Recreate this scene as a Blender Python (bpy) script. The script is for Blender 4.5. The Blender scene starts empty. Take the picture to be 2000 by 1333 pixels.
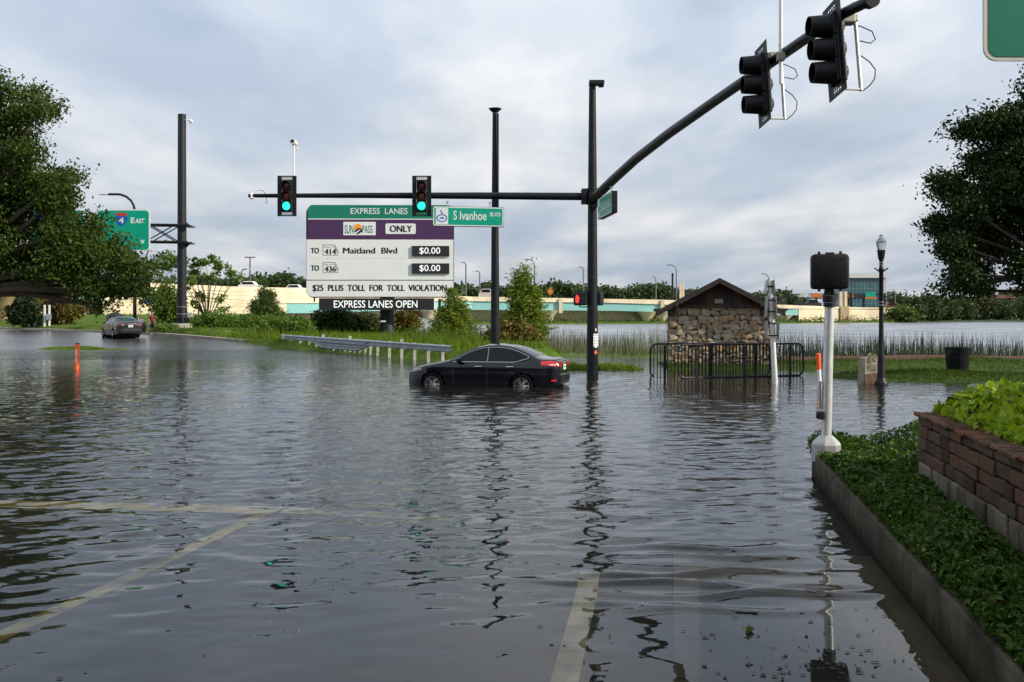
import bpy, bmesh, math, random
import numpy as np
from mathutils import Vector, Matrix, Euler

scene = bpy.context.scene
COL = scene.collection
R = math.radians

# ------------------------------------------------------------------ camera, sky, sun
EYE = 2.1                       # eye height above the flood water, which lies at z = 0
F = 1944.0                      # 35 mm lens on a 36 mm sensor, in photo pixels
cam = bpy.data.cameras.new('camera')
cam.lens = 35.0; cam.sensor_width = 36.0
cam.shift_y = -53.5 / 2000
cam.clip_start = 0.1; cam.clip_end = 6000
camo = bpy.data.objects.new('camera', cam); COL.objects.link(camo)
camo.location = (0, 0, EYE); camo.rotation_euler = (R(90), 0, 0)
scene.camera = camo

SUN_EL, SUN_AZ = 30.0, 112.0    # azimuth clockwise from +Y
S = Vector((math.sin(R(SUN_AZ)) * math.cos(R(SUN_EL)), math.cos(R(SUN_AZ)) * math.cos(R(SUN_EL)), math.sin(R(SUN_EL))))
sl = bpy.data.lights.new('sun', 'SUN'); sl.energy = 4.4; sl.angle = R(0.5); sl.color = (1.0, 0.92, 0.78)
so = bpy.data.objects.new('sun', sl); COL.objects.link(so)
so.rotation_euler = S.to_track_quat('Z', 'Y').to_euler(); so.location = S * 200

world = bpy.data.worlds.new('World'); scene.world = world; world.use_nodes = True
wt = world.node_tree; wt.nodes.clear()
def wn(t, **k):
    n = wt.nodes.new(t)
    for a, b in k.items(): setattr(n, a, b)
    return n
def wmath(op, a, b):
    n = wn('ShaderNodeMath', operation=op)
    for i, v in enumerate((a, b)):
        if isinstance(v, (int, float)): n.inputs[i].default_value = v
        else: wt.links.new(v, n.inputs[i])
    return n.outputs[0]
sky = wn('ShaderNodeTexSky', sky_type='NISHITA', sun_disc=False, sun_elevation=R(SUN_EL), sun_rotation=R(SUN_AZ))
sky.air_density = 1.0; sky.dust_density = 1.5
tc = wn('ShaderNodeTexCoord'); sep = wn('ShaderNodeSeparateXYZ')
wt.links.new(tc.outputs['Generated'], sep.inputs[0])
zc = wmath('ADD', wmath('ABSOLUTE', sep.outputs[2], 0), 0.10)
comb = wn('ShaderNodeCombineXYZ')
wt.links.new(wmath('DIVIDE', sep.outputs[0], zc), comb.inputs[0])
wt.links.new(wmath('DIVIDE', sep.outputs[1], zc), comb.inputs[1])
def cloud(scale, detail, loc, sc, ramp):
    mp = wn('ShaderNodeMapping'); mp.inputs['Location'].default_value = loc; mp.inputs['Scale'].default_value = sc
    mp.inputs['Rotation'].default_value = (0, 0, R(12))
    wt.links.new(comb.outputs[0], mp.inputs[0])
    n = wn('ShaderNodeTexNoise'); n.inputs['Scale'].default_value = scale; n.inputs['Detail'].default_value = detail
    n.inputs['Roughness'].default_value = 0.5
    wt.links.new(mp.outputs[0], n.inputs['Vector'])
    r = wn('ShaderNodeValToRGB'); wt.links.new(n.outputs['Fac'], r.inputs[0])
    el = r.color_ramp.elements
    el[0].position, el[0].color = ramp[0][0], (*ramp[0][1], 1)
    el[1].position, el[1].color = ramp[-1][0], (*ramp[-1][1], 1)
    for p, c in ramp[1:-1]:
        e = el.new(p); e.color = (*c, 1)
    return r.outputs[0]
base = cloud(1.25, 6.0, (3.1, 1.7, 0), (1.0, 0.50, 1), [(0.33, (0.47, 0.55, 0.67)), (0.45, (0.565, 0.635, 0.74)), (0.55, (0.70, 0.745, 0.81)), (0.67, (0.88, 0.885, 0.905))])
gap = cloud(1.7, 5.0, (7.4, 4.2, 0), (1.0, 0.55, 1), [(0.53, (0, 0, 0)), (0.70, (1, 1, 1))])
mul = wn('ShaderNodeMix', data_type='RGBA'); mul.blend_type = 'MULTIPLY'; mul.inputs[0].default_value = 1.0
wt.links.new(sky.outputs[0], mul.inputs[6]); mul.inputs[7].default_value = (0.085, 0.085, 0.085, 1)
mx = wn('ShaderNodeMix', data_type='RGBA')
gm = wmath('ADD', wmath('MULTIPLY', gap, 0.22), 0.05)
low = wn('ShaderNodeMapRange'); low.inputs[1].default_value = 0.0; low.inputs[2].default_value = 0.30; low.inputs[3].default_value = 0.72; low.inputs[4].default_value = 1.04
wt.links.new(wmath('ABSOLUTE', sep.outputs[2], 0), low.inputs[0])          # overcast is dimmer towards the horizon
bs = wn('ShaderNodeVectorMath', operation='SCALE'); wt.links.new(base, bs.inputs[0]); wt.links.new(low.outputs[0], bs.inputs['Scale'])
wt.links.new(gm, mx.inputs[0]); wt.links.new(bs.outputs[0], mx.inputs[6]); wt.links.new(mul.outputs[2], mx.inputs[7])
bg = wn('ShaderNodeBackground'); bg.inputs['Strength'].default_value = 1.0
wt.links.new(mx.outputs[2], bg.inputs[0])
wo = wn('ShaderNodeOutputWorld'); wt.links.new(bg.outputs[0], wo.inputs[0])

vs = scene.view_settings
vs.view_transform = 'Standard'; vs.look = 'None'; vs.exposure = 0.22; vs.gamma = 1.0; vs.use_curve_mapping = False
scene.render.engine = 'CYCLES'
scene.cycles.max_bounces = 8; scene.cycles.transparent_max_bounces = 12
scene.cycles.use_denoising = True

# ------------------------------------------------------------------ helpers
def P(px, py, D):
    """point seen at photo pixel (px, py) when it stands D metres in front of the camera"""
    return Vector(((px - 1000) * D / F, D, EYE + (613 - py) * D / F))
def ground_D(py, z=0.0):
    return (EYE - z) * F / (py - 613)

def tag(o, label=None, cat=None, group=None, kind=None):
    if label: o['label'] = label
    if cat: o['category'] = cat
    if group: o['group'] = group
    if kind: o['kind'] = kind
    return o
def thing(name, label, cat, loc=(0, 0, 0), rz=0.0, group=None, rot=None):
    o = bpy.data.objects.new(name, None); COL.objects.link(o)
    o.location = loc; o.rotation_euler = rot if rot else (0, 0, rz)
    o.empty_display_size = 0.2
    return tag(o, label, cat, group)
def dup(o, loc=None, rz=None, label=None, parent=None):
    kids = [c for c in bpy.data.objects if c.parent == o]
    c = o.copy(); COL.objects.link(c)
    if parent: c.parent = parent
    if loc is not None: c.location = loc
    if rz is not None: c.rotation_euler = (0, 0, rz)
    if label: c['label'] = label
    for k in kids: dup(k, parent=c)
    return c
def link_mesh(name, me, mat, parent=None):
    o = bpy.data.objects.new(name, me); COL.objects.link(o)
    if mat: me.materials.append(mat)
    if parent: o.parent = parent
    return o
def np_mesh(name, verts, faces, mat, parent=None, smooth=False):
    """verts (N,3), faces (M,k) arrays -> one object"""
    verts = np.asarray(verts, np.float32); faces = np.asarray(faces, np.int32)
    me = bpy.data.meshes.new(name)
    me.vertices.add(len(verts)); me.vertices.foreach_set('co', verts.ravel())
    k = faces.shape[1]
    me.loops.add(faces.size); me.loops.foreach_set('vertex_index', faces.ravel())
    me.polygons.add(len(faces)); me.polygons.foreach_set('loop_start', np.arange(0, faces.size, k, dtype=np.int32))
    me.update(calc_edges=True); me.validate()
    if smooth: me.polygons.foreach_set('use_smooth', np.ones(len(faces), bool))
    return link_mesh(name, me, mat, parent)

class M:
    """collects simple shapes into ONE mesh"""
    def __init__(s): s.v = []; s.f = []
    def add(s, vs, fs, mat=None):
        b = len(s.v)
        s.v += [tuple(mat @ Vector(v)) if mat else tuple(v) for v in vs]
        s.f += [tuple(i + b for i in f) for f in fs]; return s
    def box(s, c, d, mat=None):
        x, y, z = c; a, b, e = d[0] / 2, d[1] / 2, d[2] / 2
        vs = [(x + i * a, y + j * b, z + k * e) for k in (-1, 1) for j in (-1, 1) for i in (-1, 1)]
        return s.add(vs, [(0, 2, 3, 1), (4, 5, 7, 6), (0, 1, 5, 4), (2, 6, 7, 3), (0, 4, 6, 2), (1, 3, 7, 5)], mat)
    def tube(s, pts, r, n=10, cap=True):
        pts = [Vector(p) for p in pts]; rs = r if isinstance(r, (list, tuple)) else [r] * len(pts)
        b = len(s.v); up = None
        for i, p in enumerate(pts):
            t = (pts[min(i + 1, len(pts) - 1)] - pts[max(i - 1, 0)]).normalized()
            if up is None:
                up = Vector((0, 0, 1)) if abs(t.z) < 0.9 else Vector((1, 0, 0))
            u = t.cross(up); u = u.normalized() if u.length > 1e-6 else Vector((1, 0, 0)); w = u.cross(t); up = w
            for k in range(n):
                a = 2 * math.pi * k / n
                s.v.append(tuple(p + (u * math.cos(a) + w * math.sin(a)) * rs[i]))
        for i in range(len(pts) - 1):
            for k in range(n):
                k2 = (k + 1) % n
                s.f.append((b + i * n + k, b + i * n + k2, b + (i + 1) * n + k2, b + (i + 1) * n + k))
        if cap:
            s.f.append(tuple(b + k for k in range(n))[::-1]); e = b + (len(pts) - 1) * n
            s.f.append(tuple(e + k for k in range(n)))
        return s
    def lathe(s, prof, n=16, c=(0, 0, 0), cap=True, mat=None):
        """profile [(r,z)] round the z axis"""
        b = len(s.v)
        for r, z in prof:
            for k in range(n):
                a = 2 * math.pi * (k + 0.5) / n; v = Vector((c[0] + r * math.cos(a), c[1] + r * math.sin(a), c[2] + z))
                s.v.append(tuple(mat @ v) if mat else tuple(v))
        for i in range(len(prof) - 1):
            for k in range(n):
                k2 = (k + 1) % n
                s.f.append((b + i * n + k, b + i * n + k2, b + (i + 1) * n + k2, b + (i + 1) * n + k))
        if cap:
            s.f.append(tuple(b + k for k in range(n))[::-1]); e = b + (len(prof) - 1) * n
            s.f.append(tuple(e + k for k in range(n)))
        return s
    def prism(s, out, y0, y1):
        """outline [(x,z)] extruded along y"""
        n = len(out); vs = [(x, y0, z) for x, z in out] + [(x, y1, z) for x, z in out]
        fs = [tuple(range(n)), tuple(range(n, 2 * n))[::-1]] + [(i, i + n, (i + 1) % n + n, (i + 1) % n) for i in range(n)]
        return s.add(vs, fs)
    def build(s, name, mat, parent=None, smooth=False, bevel=0.0, loc=None, sharp=40):
        me = bpy.data.meshes.new(name); me.from_pydata(s.v, [], s.f); me.update()
        bm = bmesh.new(); bm.from_mesh(me)
        bmesh.ops.recalc_face_normals(bm, faces=bm.faces)
        if bevel > 0:
            es = [e for e in bm.edges if len(e.link_faces) == 2 and e.calc_face_angle(0) > 0.6]
            bmesh.ops.bevel(bm, geom=es, offset=bevel, segments=2, profile=0.5, affect='EDGES', clamp_overlap=True)
        if smooth:
            for f in bm.faces: f.smooth = True
            for e in bm.edges:
                if len(e.link_faces) == 2 and e.calc_face_angle(0) > R(sharp): e.smooth = False
        bm.to_mesh(me); bm.free()
        o = link_mesh(name, me, mat, parent)
        if loc is not None: o.location = loc
        return o

def rrect(x0, x1, z0, z1, r, n=5, corners=(1, 1, 1, 1)):
    """rounded rectangle outline (corners: bl, br, tr, tl)"""
    out = []
    for (cx, cz, a0, on) in ((x0, z0, 180, corners[0]), (x1, z0, 270, corners[1]), (x1, z1, 0, corners[2]), (x0, z1, 90, corners[3])):
        sx = 1 if cx == x0 else -1; sz = 1 if cz == z0 else -1
        if not on: out.append((cx, cz)); continue
        for k in range(n + 1):
            a = R(a0 + 90 * k / n)
            out.append((cx + sx * r + r * math.cos(a), cz + sz * r + r * math.sin(a)))
    return out
def circle(cx, cz, r, n=24, a0=0, a1=360):
    return [(cx + r * math.cos(R(a0 + (a1 - a0) * k / n)), cz + r * math.sin(R(a0 + (a1 - a0) * k / n))) for k in range(n + (0 if a1 - a0 == 360 else 1))]

# ---- materials
MATS = {}
def mat(name, col, rough=0.6, metal=0.0, var=0.0, vscale=4.0, bump=0.0, bscale=30.0, spec=0.5, coat=0.0, emit=None, estr=0.0, col2=None, island=0.0, detail=5.0):
    if name in MATS: return MATS[name]
    m = bpy.data.materials.new(name); m.use_nodes = True; MATS[name] = m
    nt = m.node_tree; b = nt.nodes['Principled BSDF']
    b.inputs['Base Color'].default_value = (*col, 1); b.inputs['Roughness'].default_value = rough; b.inputs['Metallic'].default_value = metal
    b.inputs['Specular IOR Level'].default_value = spec; b.inputs['Coat Weight'].default_value = coat; b.inputs['Coat Roughness'].default_value = 0.04
    if emit: b.inputs['Emission Color'].default_value = (*emit, 1); b.inputs['Emission Strength'].default_value = estr
    tcn = nt.nodes.new('ShaderNodeTexCoord')
    if var > 0 or col2 or island > 0:
        n = nt.nodes.new('ShaderNodeTexNoise'); n.inputs['Scale'].default_value = vscale; n.inputs['Detail'].default_value = detail
        nt.links.new(tcn.outputs['Object'], n.inputs['Vector'])
        fac = n.outputs['Fac']
        if island > 0:
            g = nt.nodes.new('ShaderNodeNewGeometry'); mm = nt.nodes.new('ShaderNodeMix'); mm.inputs[0].default_value = island
            nt.links.new(fac, mm.inputs[2]); nt.links.new(g.outputs['Random Per Island'], mm.inputs[3]); fac = mm.outputs[0]
        r = nt.nodes.new('ShaderNodeValToRGB'); nt.links.new(fac, r.inputs[0])
        c2 = col2 if col2 else tuple(c * (1 + var) for c in col)
        c1 = col if col2 else tuple(c * (1 - var) for c in col)
        lo, hi = (0.32, 0.68) if island < 0.5 else (0.15, 0.85)
        r.color_ramp.elements[0].position = lo; r.color_ramp.elements[1].position = hi
        r.color_ramp.elements[0].color = (*c1, 1); r.color_ramp.elements[1].color = (*c2, 1)
        nt.links.new(r.outputs[0], b.inputs['Base Color'])
    if bump > 0:
        n2 = nt.nodes.new('ShaderNodeTexNoise'); n2.inputs['Scale'].default_value = bscale; n2.inputs['Detail'].default_value = 6
        nt.links.new(tcn.outputs['Object'], n2.inputs['Vector'])
        bp = nt.nodes.new('ShaderNodeBump'); bp.inputs['Strength'].default_value = bump; bp.inputs['Distance'].default_value = 0.02
        nt.links.new(n2.outputs['Fac'], bp.inputs['Height']); nt.links.new(bp.outputs[0], b.inputs['Normal'])
    return m
def leaf_mat(name, c1, c2, trans=0.35, rough=0.5, vscale=0.8, spec=0.3):
    if name in MATS: return MATS[name]
    m = bpy.data.materials.new(name); m.use_nodes = True; MATS[name] = m
    nt = m.node_tree; b = nt.nodes['Principled BSDF']; out = nt.nodes['Material Output']
    g = nt.nodes.new('ShaderNodeNewGeometry'); tcn = nt.nodes.new('ShaderNodeTexCoord')
    n = nt.nodes.new('ShaderNodeTexNoise'); n.inputs['Scale'].default_value = vscale; n.inputs['Detail'].default_value = 3
    nt.links.new(tcn.outputs['Object'], n.inputs['Vector'])
    mm = nt.nodes.new('ShaderNodeMix'); mm.inputs[0].default_value = 0.55
    nt.links.new(n.outputs['Fac'], mm.inputs[2]); nt.links.new(g.outputs['Random Per Island'], mm.inputs[3])
    r = nt.nodes.new('ShaderNodeValToRGB'); nt.links.new(mm.outputs[0], r.inputs[0])
    r.color_ramp.elements[0].position = 0.2; r.color_ramp.elements[1].position = 0.85
    r.color_ramp.elements[0].color = (*c1, 1); r.color_ramp.elements[1].color = (*c2, 1)
    nt.links.new(r.outputs[0], b.inputs['Base Color']); b.inputs['Roughness'].default_value = rough
    b.inputs['Specular IOR Level'].default_value = spec
    t = nt.nodes.new('ShaderNodeBsdfTranslucent'); nt.links.new(r.outputs[0], t.inputs[0])
    ms = nt.nodes.new('ShaderNodeMixShader'); ms.inputs[0].default_value = trans
    nt.links.new(b.outputs[0], ms.inputs[1]); nt.links.new(t.outputs[0], ms.inputs[2]); nt.links.new(ms.outputs[0], out.inputs[0])
    return m

black_steel = mat('black_steel', (0.009, 0.010, 0.012), 0.45, var=0.3, vscale=2.0, spec=0.25)
black_plastic = mat('black_plastic', (0.010, 0.011, 0.013), 0.5, spec=.3, var=0.3, vscale=6, bump=0.05)
galv = mat('galvanised_steel', (0.42, 0.44, 0.46), 0.38, metal=0.75, var=0.18, vscale=5)
alu = mat('brushed_aluminium', (0.70, 0.70, 0.68), 0.34, metal=0.45, var=0.12, vscale=8)
white_paint = mat('white_paint', (0.74, 0.74, 0.72), 0.5, var=0.06)
sign_white = mat('white_sheeting', (0.70, 0.72, 0.71), 0.45, var=0.04, vscale=0.6)
sign_green = mat('green_sheeting', (0.0, 0.17, 0.105), 0.4, var=0.07, vscale=0.7)
sign_bright = mat('bright_green_sheeting', (0.0, 0.31, 0.20), 0.35, var=0.05)
sign_purple = mat('purple_sheeting', (0.055, 0.018, 0.075), 0.45, var=0.06)
ink = mat('black_ink', (0.012, 0.012, 0.012), 0.5)
concrete = mat('concrete', (0.30, 0.28, 0.24), 0.85, var=0.28, vscale=3, bump=0.25, bscale=40)
rubber = mat('rubber', (0.012, 0.012, 0.012), 0.8)
chrome = mat('chrome', (0.75, 0.75, 0.76), 0.12, metal=1.0)
orange = mat('orange_plastic', (0.85, 0.10, 0.015), 0.5, var=0.12)
bark = mat('bark', (0.055, 0.043, 0.032), 0.9, var=0.4, vscale=6, bump=0.5)

def text(s, m, parent, x0, x1, z0, z1, y=-0.012, bold=0.0, name='lettering', flip=False):
    """flat lettering that fills the box x0..x1, z0..z1 on the parent's front"""
    cu = bpy.data.curves.new(name, 'FONT'); cu.body = s; cu.size = 1.0; cu.offset = bold; cu.resolution_u = 4
    o = bpy.data.objects.new('temporary', cu)
    me = bpy.data.meshes.new_from_object(o); bpy.data.objects.remove(o); bpy.data.curves.remove(cu)
    n = len(me.vertices); co = np.empty(n * 3, np.float32); me.vertices.foreach_get('co', co); co = co.reshape(-1, 3)
    lo, hi = co.min(0), co.max(0)
    out = np.zeros_like(co)
    out[:, 0] = x0 + (co[:, 0] - lo[0]) / (hi[0] - lo[0]) * (x1 - x0)
    out[:, 2] = z0 + (co[:, 1] - lo[1]) / (hi[1] - lo[1]) * (z1 - z0)
    out[:, 1] = y
    me.vertices.foreach_set('co', out.ravel()); me.name = name; me.update()
    return link_mesh(name, me, m, parent)

# ---- foliage
def leaf_cards(centres, size, seed, slim=0.55, var=0.4, up=0.0, droop=None, folded=False):
    """diamond (or folded six-point) leaves at the given centres -> verts, faces"""
    rg = np.random.default_rng(seed); n = len(centres)
    a = rg.normal(size=(n, 3)); 
    if droop is not None: a = a * np.array([1, 1, 0.45]) + np.array([0, 0, droop])
    a /= np.linalg.norm(a, axis=1)[:, None]
    nn = rg.normal(size=(n, 3)) + np.array([0, 0, up]); b = np.cross(nn, a); b /= np.linalg.norm(b, axis=1)[:, None] + 1e-9
    s = size * (1 + var * rg.uniform(-1, 1, n))[:, None]
    c = np.asarray(centres)
    if not folded:
        v = np.stack([c - a * s, c + b * s * slim, c + a * s, c - b * s * slim], 1).reshape(-1, 3)
        f = np.arange(4 * n).reshape(-1, 4)
        return v, f
    nz = np.cross(a, b); 
    v = np.stack([c - a * s, c - a * s * 0.25 + b * s * slim + nz * s * .25, c + a * s * 0.45 + b * s * slim * .8 + nz * s * .2, c + a * s, c + a * s * 0.45 - b * s * slim * .8 + nz * s * .2, c - a * s * .25 - b * s * slim + nz * s * .25], 1).reshape(-1, 3)
    i = np.arange(n)[:, None] * 6
    f = np.concatenate([i + np.array([0, 1, 2, 3]), i + np.array([0, 3, 4, 5])], 0)
    return v, f
def clumped(lobes, clumps, per, sig, seed, shell=0.55):
    """lobes [(cx,cy,cz,rx,ry,rz)] -> leaf centres gathered in clumps near each lobe's skin, and the clump centres"""
    rg = np.random.default_rng(seed); out = []; cl = []
    vol = np.array([l[3] * l[4] * l[5] for l in lobes]) ** 0.67; cnt = np.maximum(3, (clumps * vol / vol.sum()).astype(int))
    for l, k in zip(lobes, cnt):
        d = rg.normal(size=(k, 3)); d /= np.linalg.norm(d, axis=1)[:, None]
        r = rg.uniform(shell, 1.0, k) ** 0.7
        c = np.array(l[:3]) + d * r[:, None] * np.array(l[3:6])
        cl.append(c)
        for q in c:
            m_ = int(per * rg.uniform(0.5, 1.5)); sg = sig * rg.uniform(0.6, 1.4)
            out.append(q + rg.normal(size=(m_, 3)) * sg * np.array([1, 1, 0.7]))
    return np.concatenate(out), np.concatenate(cl)
def tree(name, label, cat, base, lobes, clumps, per, sig, leaf, m, seed, trunk_r=0.25, fork=2.0, group=None, slim=0.55, shell=0.55, limbs=14, droop=None, lean=(0, 0), trunk=True, bark_m=None):
    t = thing(name, label, cat, base, group=group); rg = random.Random(seed)
    cen, cl = clumped(lobes, clumps, per, sig, seed, shell)
    v, f = leaf_cards(cen, leaf, seed + 1, slim=slim, droop=droop)
    np_mesh('crown', v, f, m, t)
    if trunk:
        k = M(); top = Vector((lean[0], lean[1], fork))
        k.tube([(0, 0, -0.3), (lean[0] * .3, lean[1] * .3, fork * .5), top], [trunk_r * 1.25, trunk_r, trunk_r * .85], 10)
        for l in lobes:
            c = Vector(l[:3]); mid = top.lerp(c, 0.5) + Vector((rg.uniform(-.3, .3), rg.uniform(-.3, .3), rg.uniform(0, .5)))
            k.tube([top, mid, c], [trunk_r * .55, trunk_r * .38, trunk_r * .18], 7)
        idx = list(range(len(cl))); rg.shuffle(idx)
        for i in idx[:limbs]:
            c = Vector(cl[i]); l = min(lobes, key=lambda q: (Vector(q[:3]) - c).length); s0 = top.lerp(Vector(l[:3]), rg.uniform(.4, 1))
            k.tube([s0, s0.lerp(c, .5) + Vector((0, 0, .15)), c], [trunk_r * .2, trunk_r * .13, trunk_r * .05], 5)
        k.build('trunk', bark_m or bark, t, smooth=True)
    return t

# ---- polygons on the ground
def poly_sd(pts, poly):
    """signed distance (inside positive) of (N,2) points to a polygon"""
    poly = np.asarray(poly, float); n = len(poly); x, y = pts[:, 0], pts[:, 1]
    d = np.full(len(pts), 1e9); ins = np.zeros(len(pts), bool)
    for i in range(n):
        a, b = poly[i], poly[(i + 1) % n]; e = b - a; w = pts - a
        t = np.clip((w @ e) / (e @ e), 0, 1); q = w - t[:, None] * e
        d = np.minimum(d, np.hypot(q[:, 0], q[:, 1]))
        c = (a[1] <= y) != (b[1] <= y)
        with np.errstate(divide='ignore', invalid='ignore'):
            xi = a[0] + (y - a[1]) / (b[1] - a[1] + 1e-12) * e[0]
        ins ^= c & (x < xi)
    return np.where(ins, d, -d)
def grid_faces(nx, ny):
    i = np.arange(nx - 1); j = np.arange(ny - 1); I, J = np.meshgrid(i, j); a = (J * nx + I).ravel()
    return np.stack([a, a + 1, a + nx + 1, a + nx], 1)
def wob(x, y, s, seed):
    rg = np.random.default_rng(seed); o = np.zeros_like(x)
    for k in range(6):
        a = rg.uniform(0, 6.28); w = rg.uniform(.5, 1.6) * s
        o += np.sin((x * math.cos(a) + y * math.sin(a)) * w + rg.uniform(0, 6.28)) / 6 ** .5
    return o
def strip_height(poly, h, edge, seed, rise=None):
    def fn(x, y):
        p = np.stack([np.ravel(x), np.ravel(y)], 1); d = poly_sd(p, poly) + 0.12 * wob(p[:, 0], p[:, 1], 2.0, seed)
        t = np.clip(d / edge, 0, 1); z = np.where(d > 0, h * t * t * (3 - 2 * t), d * 0.35)
        if rise: q = np.clip((d - rise[1]) / rise[2], 0, 1); z = z + rise[0] * q * q * (3 - 2 * q)
        return z + np.where(d > 0, .03 * wob(p[:, 0], p[:, 1], 1.1, seed + 1) * t, 0), d
    return fn
def bank(name, poly, h, edge, step, m, seed, rise=None):
    fn = strip_height(poly, h, edge, seed, rise); a = np.array(poly); lo, hi = a.min(0) - 1.2, a.max(0) + 1.2
    nx, ny = int((hi[0] - lo[0]) / step) + 2, int((hi[1] - lo[1]) / step) + 2
    X, Y = np.meshgrid(np.linspace(lo[0], hi[0], nx), np.linspace(lo[1], hi[1], ny)); z, d = fn(X, Y)
    f = grid_faces(nx, ny); keep = (d[f] > -1.2).any(1)
    o = np_mesh(name, np.stack([X.ravel(), Y.ravel(), z], 1), f[keep], m, smooth=True)
    tag(o, kind='structure'); return fn
def blades(name, poly, fn, n, hmin, hmax, w, m, seed, lean=0.35, dmin=0.0, patch=0.0, at=None, label=None):
    """upright grass blades as one mesh of three-corner leaves"""
    rg = np.random.default_rng(seed); a = np.array(poly); lo, hi = a.min(0), a.max(0)
    p = rg.uniform(lo, hi, (n * 3, 2)); z, d = fn(p[:, 0], p[:, 1]); ok = (d > dmin)
    if patch > 0: ok &= wob(p[:, 0], p[:, 1], patch, seed + 5) > rg.normal(0, .5, len(p))
    p, z = p[ok][:n], z[ok][:n]; n = len(p)
    h = rg.uniform(hmin, hmax, n) * (0.75 + 0.35 * wob(p[:, 0], p[:, 1], .9, seed + 9)); th = rg.uniform(0, 6.28, n)
    ww = w * rg.uniform(.6, 1.4, n); lx = rg.normal(0, lean, n) * h; ly = rg.normal(0, lean, n) * h
    c, s = np.cos(th) * ww / 2, np.sin(th) * ww / 2
    v = np.stack([np.stack([p[:, 0] - c, p[:, 1] - s, z - .02], 1), np.stack([p[:, 0] + c, p[:, 1] + s, z - .02], 1), np.stack([p[:, 0] + lx, p[:, 1] + ly, z + h], 1)], 1).reshape(-1, 3)
    o = np_mesh(name, v, np.arange(3 * n).reshape(-1, 3), m); tag(o, label, None, None, 'stuff'); return o

# ================================================================== GROUND AND WATER
def bedz(x, y):
    x = np.asarray(x, float); y = np.asarray(y, float)
    st = lambda t: np.clip(t, 0, 1) ** 2 * (3 - 2 * np.clip(t, 0, 1))
    z = -0.075 - 0.22 * st((y - 6) / 22)
    z = z + 0.03 * st((x - 0.4) / 1.2) * st((12 - y) / 5)
    rise = 0.80 * st((y - 44) / 34) * st((-x - 6) / 12) + 0.007 * np.clip(y - 74, 0, 200) * st((-x - 6) / 12)
    lake = st((y - 46) / 12) * st((x + 9 + 0.0) / 6) * 0.8
    return z + rise - lake
def axis(lo, hi, mid_lo, mid_hi, d, g):
    a = list(np.arange(mid_lo, mid_hi + 1e-6, d)); s = d
    while a[-1] < hi: s *= g; a.append(a[-1] + s)
    s = d
    while a[0] > lo: s *= g; a.insert(0, a[0] - s)
    return np.array(a)
asphalt = mat('wet_asphalt', (0.048, 0.047, 0.046), 0.22, var=0.6, vscale=0.9, bump=0.12, bscale=60, detail=8)
gx, gy = axis(-700, 700, -34, 16, 0.5, 1.12), axis(-25, 3000, -4, 110, 0.5, 1.12)
X, Y = np.meshgrid(gx, gy)
o = np_mesh('road', np.stack([X, Y, bedz(X, Y)], 2).reshape(-1, 3), grid_faces(len(gx), len(gy)), asphalt, smooth=True)
tag(o, kind='structure')

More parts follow.
